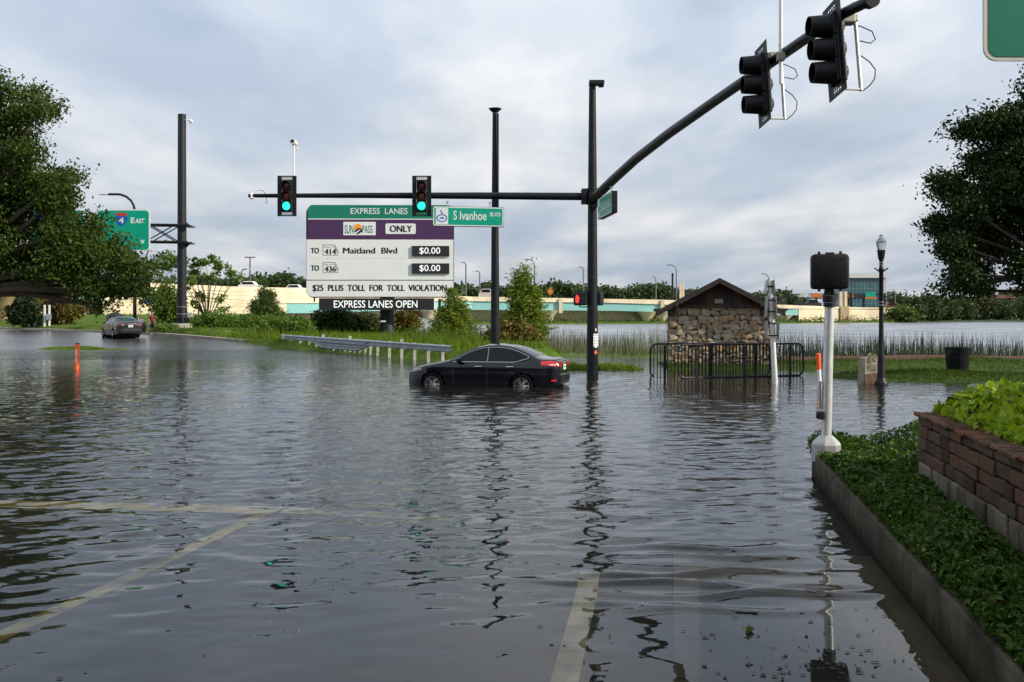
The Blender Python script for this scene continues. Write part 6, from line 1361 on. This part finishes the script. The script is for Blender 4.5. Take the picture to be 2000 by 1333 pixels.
# big live oak on the left, standing on the flooded median
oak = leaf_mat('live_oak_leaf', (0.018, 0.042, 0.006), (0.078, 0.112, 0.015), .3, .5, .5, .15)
D_ = 62; base = Vector((PD(-110, D_), D_, -.2)); sc_ = F / D_
lob = [(-70, 240, 90, 80), (10, 185, 50, 38), (60, 190, 40, 28), (95, 225, 34, 24), (30, 245, 55, 40), (-20, 320, 90, 60), (70, 300, 45, 30), (45, 350, 60, 40), (100, 345, 40, 26), (130, 365, 38, 24), (-50, 420, 110, 80), (60, 410, 70, 40), (125, 400, 45, 25), (20, 480, 90, 55), (95, 470, 60, 45), (150, 455, 50, 40), (180, 445, 35, 29), (206, 482, 34, 28), (190, 500, 50, 36), (240, 520, 36, 36), (282, 512, 24, 22), (150, 520, 70, 38), (80, 535, 70, 26), (-40, 540, 90, 40), (285, 545, 32, 45), (240, 550, 50, 40), (278, 578, 20, 16), (190, 565, 30, 34), (192, 598, 12, 16), (140, 560, 40, 18), (-230, 350, 150, 170), (-220, 520, 130, 80)]
lobes = [((px - -110) / sc_, (i % 3 - 1) * 1.4, EYE + (613 - py) / sc_ + .2, rx / sc_, max(1.0, rx / sc_ * .9), rz / sc_) for i, (px, py, rx, rz) in enumerate(lob)]
tree('live_oak', 'huge live oak filling the left edge, its boughs over the road signs', 'tree', base, lobes, 1900, 58, .40, .115, oak, 301, .55, 3.6, limbs=60, shell=.3)
# oak on the right, seen against the light
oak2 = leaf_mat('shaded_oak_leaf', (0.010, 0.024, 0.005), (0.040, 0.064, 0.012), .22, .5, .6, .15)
D_ = 31; sc_ = F / D_; base = Vector((PD(2130, D_), D_, .1))
lob = [(2000, 260, 60, 40), (1940, 250, 50, 36), (1905, 245, 26, 18), (1985, 330, 80, 50), (1915, 315, 40, 28), (1880, 350, 36, 22), (1930, 370, 55, 34), (1850, 375, 30, 16), (1990, 410, 80, 50), (1865, 410, 40, 24), (1835, 440, 28, 22), (1900, 445, 50, 32), (1840, 480, 26, 20), (1880, 500, 34, 26), (1950, 480, 60, 38), (1860, 535, 24, 24), (1852, 560, 14, 16), (1930, 535, 34, 26), (1985, 525, 40, 34), (1900, 560, 20, 14), (1935, 566, 14, 12), (1990, 555, 18, 18), (2060, 170, 60, 45), (2010, 215, 34, 20), (2100, 330, 100, 100), (2100, 480, 100, 70)]
lobes = [((px - 2130) / sc_, (i % 3 - 1) * .8, EYE + (613 - py) / sc_ - .1, rx / sc_, max(.6, rx / sc_ * .9), rz / sc_) for i, (px, py, rx, rz) in enumerate(lob)]
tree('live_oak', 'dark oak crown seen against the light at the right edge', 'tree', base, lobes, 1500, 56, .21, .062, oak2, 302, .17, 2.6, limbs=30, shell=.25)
# unseen belt of trees added behind the camera: it shades the street's near side and darkens what faces it
rg = np.random.default_rng(311); cs = []
for i in range(1500):
    a = rg.uniform(R(200), R(318)); rr_ = rg.uniform(17, 27); cs.append(np.array([rr_ * 1.5 * math.cos(a) - 8, rr_ * math.sin(a) + 2, rg.uniform(1.2, 12.5)]) + rg.normal(size=(16, 3)) * .7)
v, f = leaf_cards(np.concatenate(cs), .34, 312, slim=.7)
tag(np_mesh('unseen_tree_belt', v, f, oak2), 'unseen belt of dark trees added behind the camera', None, None, 'stuff')
# oak behind the camera to the right that shades the planter and kerb
tree('live_oak', 'spreading oak standing behind the planter outside the view', 'tree', (10.5, 1.0, 0), [(0, 0, 7.2, 4.2, 4.2, 2.2), (-3.5, 2.4, 7.0, 3.0, 2.6, 1.4), (1.0, 3.0, 6.2, 3.2, 2.6, 2.2), (3.6, 2.0, 6.4, 2.8, 2.8, 2.2), (-2.5, -2.5, 6.6, 3.4, 2.8, 1.8)], 620, 44, .45, .16, oak2, 303, .35, 3.0, limbs=20)

# cypress bushes by the lake
cyp = leaf_mat('cypress_needle', (0.07, 0.12, 0.010), (0.23, 0.28, 0.025), .4, .55, .5); rust = leaf_mat('rusty_cypress', (0.11, 0.065, 0.015), (0.18, 0.16, 0.03), .35, .6, .6)
def cone(label, px, ytop, ybase, D_, w_, seed, m_, squat=1.0, name='cypress_bush', cl=110, per=70, z0=.3):
    sc_ = F / D_; h = EYE + (613 - ytop) / sc_ - z0; r_ = w_ / 2 / sc_; n = 7; rgq = random.Random(seed)
    lobes = [(rgq.uniform(-.12, .12) * r_, rgq.uniform(-.12, .12) * r_, h * (.10 + .80 * q), max(.12 * r_, r_ * min(1, (1.05 - q) ** .75 * 1.1)), max(.12 * r_, r_ * (1.05 - q) ** .75), h * .12) for q in [i / (n - 1) for i in range(n)]]
    return tree(name, label, 'bush', (PD(px, D_), D_, z0), lobes, cl, per, .22, .15, m_, seed, .09, h * .5, slim=.2, limbs=30, droop=-.35, shell=.2)
cone('tall conical cypress bush between the black pole and the signal pole', 1022, 517, 668, 54, 96, 401, cyp, cl=240)
cone('round topped cypress bush at the right end of the toll sign', 884, 566, 655, 62, 92, 402, cyp, cl=200)
cone('conical bush left of the toll sign in front of the highway wall', 515, 549, 640, 84, 86, 403, leaf_mat('green_bush_leaf', (0.035, 0.075, 0.012), (0.11, 0.16, 0.025), .35, .5, .5), cl=200, z0=.5)
def shrub(label, px, ytop, ybase, D_, w_, seed, m_, name='shrub', cl=90, per=60, leaf=.11, z0=.4):
    sc_ = F / D_; h = EYE + (613 - ytop) / sc_ - z0; r_ = w_ / 2 / sc_
    return tree(name, label, 'shrub', (PD(px, D_), D_, z0), [(0, 0, h * .55, r_ * .8, r_ * .7, h * .45), (-r_ * .5, .1, h * .4, r_ * .55, r_ * .6, h * .4), (r_ * .5, -.1, h * .42, r_ * .55, r_ * .6, h * .38)], cl, per, .24, leaf, m_, seed, .07, h * .4, limbs=14, shell=.25)
dull = leaf_mat('dull_shrub_leaf', (0.03, 0.055, 0.012), (0.09, 0.11, 0.022), .35, .5, .5); lush = leaf_mat('lush_weed_leaf', (0.05, 0.11, 0.012), (0.16, 0.25, 0.03), .4, .5, .5)
shrub('dark shrub below the left half of the message display', 650, 598, 655, 72, 75, 411, dull, cl=130)
shrub('mixed shrub just left of the toll sign column', 705, 605, 658, 74, 70, 412, dull)
shrub('rusty brown shrub right of the toll sign column', 790, 606, 655, 74, 56, 413, rust)
shrub('rusty cypress sprigs at the foot of the tall conical bush', 1000, 632, 672, 52, 100, 414, rust, cl=70)
shrub('low green thicket left of the guardrail end', 560, 622, 655, 70, 110, 415, lush, cl=130)
shrub('green thicket under the conical bush', 480, 615, 650, 80, 120, 416, lush, cl=150)
shrub('leafy weeds beside the footing of the cantilever post', 415, 612, 650, 81, 90, 417, lush, cl=120, z0=.8)
shrub('tall yellow green weeds between person and cantilever post', 326, 545, 650, 83, 56, 418, lush, cl=140, z0=.8)
shrub('low weeds at the kerb in front of the cantilever footing', 322, 640, 654, 77, 44, 419, lush, cl=40, z0=.55)
shrub('dark leafy bush behind the kerb at the far left', 45, 578, 625, 92, 56, 420, leaf_mat('dark_bush_leaf', (.012, .03, .008), (.035, .06, .014), .25, .5, .5), cl=120, leaf=.14, z0=.9)
shrub('low dark green shrub beside the utility posts', 70, 618, 634, 94, 42, 421, leaf_mat('dark_bush_leaf', (.012, .03, .008), (.035, .06, .014)), cl=50, z0=.8)
shrub('rusty cypress foliage behind the utility posts', 120, 572, 634, 98, 90, 422, rust, cl=110, leaf=.14, z0=.9)
# sapling with bare stems and tufted crown
D_ = 84; sc_ = F / D_; px0_ = 405
tufts = [(332, 505, 16), (322, 520, 12), (345, 515, 14), (372, 512, 16), (388, 518, 14), (405, 508, 14), (425, 512, 16), (438, 520, 12), (380, 535, 14), (420, 530, 12), (445, 530, 10), (455, 538, 10), (462, 545, 8), (375, 555, 14), (410, 545, 8), (392, 575, 12), (385, 595, 14), (430, 580, 10), (440, 600, 9)]
tree('sapling', 'multi stemmed sapling with tufted leaves right of the cantilever post', 'tree', (PD(px0_, D_), D_, .8), [((px - px0_) / sc_, random.Random(px).uniform(-.5, .5), EYE + (613 - py) / sc_ - .8, r_ / sc_, r_ / sc_, r_ / sc_ * .9) for px, py, r_ in tufts], 95, 34, .16, .13, lush, 431, .085, .6, limbs=0, shell=.3)
# trunks of the small cypress stand at the far left
for px, lean, lab in ((118, -.2, 'leftmost reddish cypress trunk behind the utility posts'), (128, .1, 'second reddish cypress trunk left of the verge'), (137, .15, 'rightmost slim cypress trunk left of the open hood')):
    D_ = 99; sc_ = F / D_; t = tree('cypress_tree', lab, 'tree', (PD(px, D_), D_, .85), [(lean, 0, 3.4, .8, .8, .8), (lean * 2, 0, 4.2, .6, .6, .6)], 16, 36, .3, .13, rust, 440 + px, .16, 2.6, limbs=4, bark_m=mat('reddish_bark', (.17, .085, .055), .9, var=.4, vscale=4))
# utility posts, cabinet, blue sign
t = thing('utility_pedestal', 'twin white utility posts carrying a grey meter box on the verge', 'utility post', (PD(92, 92), 92, .85)); k = M()
for ox in (-.22, .22): k.box((ox, 0, 1.0), (.13, .13, 2.1))
k.build('post', white_paint, t); k = M(); k.box((.22, -.14, .95), (.42, .22, .55)); k.build('meter_box', galv, t, bevel=.02)
t = thing('utility_box', 'small grey utility box low in the weeds at the far left', 'utility box', (PD(60, 92.5), 92.5, .85)); k = M(); k.box((0, 0, .25), (.32, .3, .5)); k.prism([(-.2, .5), (.2, .5), (.1, .66), (-.1, .66)], -.18, .18); k.build('cabinet', galv, t, bevel=.03)
t = thing('control_cabinet', 'pale grey cabinet behind the cantilever post', 'cabinet', (PD(369, 81), 81, .8)); k = M(); k.box((0, .3, 1.0), (.55, .4, .8)); k.build('cabinet', mat('pale_cabinet', (.5, .5, .48), .6), t, bevel=.03); k = M(); k.box((0, .3, .3), (.1, .1, .7)); k.build('post', galv, t)
t = thing('blue_road_sign', 'small round blue sign behind the person', 'road sign', (PD(291, 79), 79, .8)); z_ = EYE + (613 - 588) * 79 / F - .8; k = M(); k.prism(circle(0, z_, .34, 20), -.02, .02); k.build('panel', mat('sky_blue_sign', (.02, .16, .50), .4, var=.2, vscale=3), t); k = M(); k.prism([(-.16, z_ - .05), (.18, z_ - .02), (.12, z_ + .07), (-.1, z_ + .05)], -.026, -.021); k.build('arrow', sign_white, t); k = M(); k.tube([(0, .03, -.1), (0, .03, z_)], .035, 8); k.build('post', galv, t)
t = thing('lamp_hook', 'small white shepherd crook lamp left of the cantilever post', 'lamp', (PD(345, 86), 86, .8)); z_ = EYE + (613 - 508) * 86 / F - .8; k = M(); k.tube([(.18, 0, 0), (.18, 0, z_ - .3)] + [(.18 - .27 * (1 - math.cos(R(a))), 0, z_ - .3 + .3 * math.sin(R(a))) for a in range(20, 181, 20)], .035, 8); k.lathe([(.04, .1), (.14, -.05), (.1, -.12)], 12, (-.36, 0, z_ - .42)); k.build('post', white_paint, t, smooth=True)
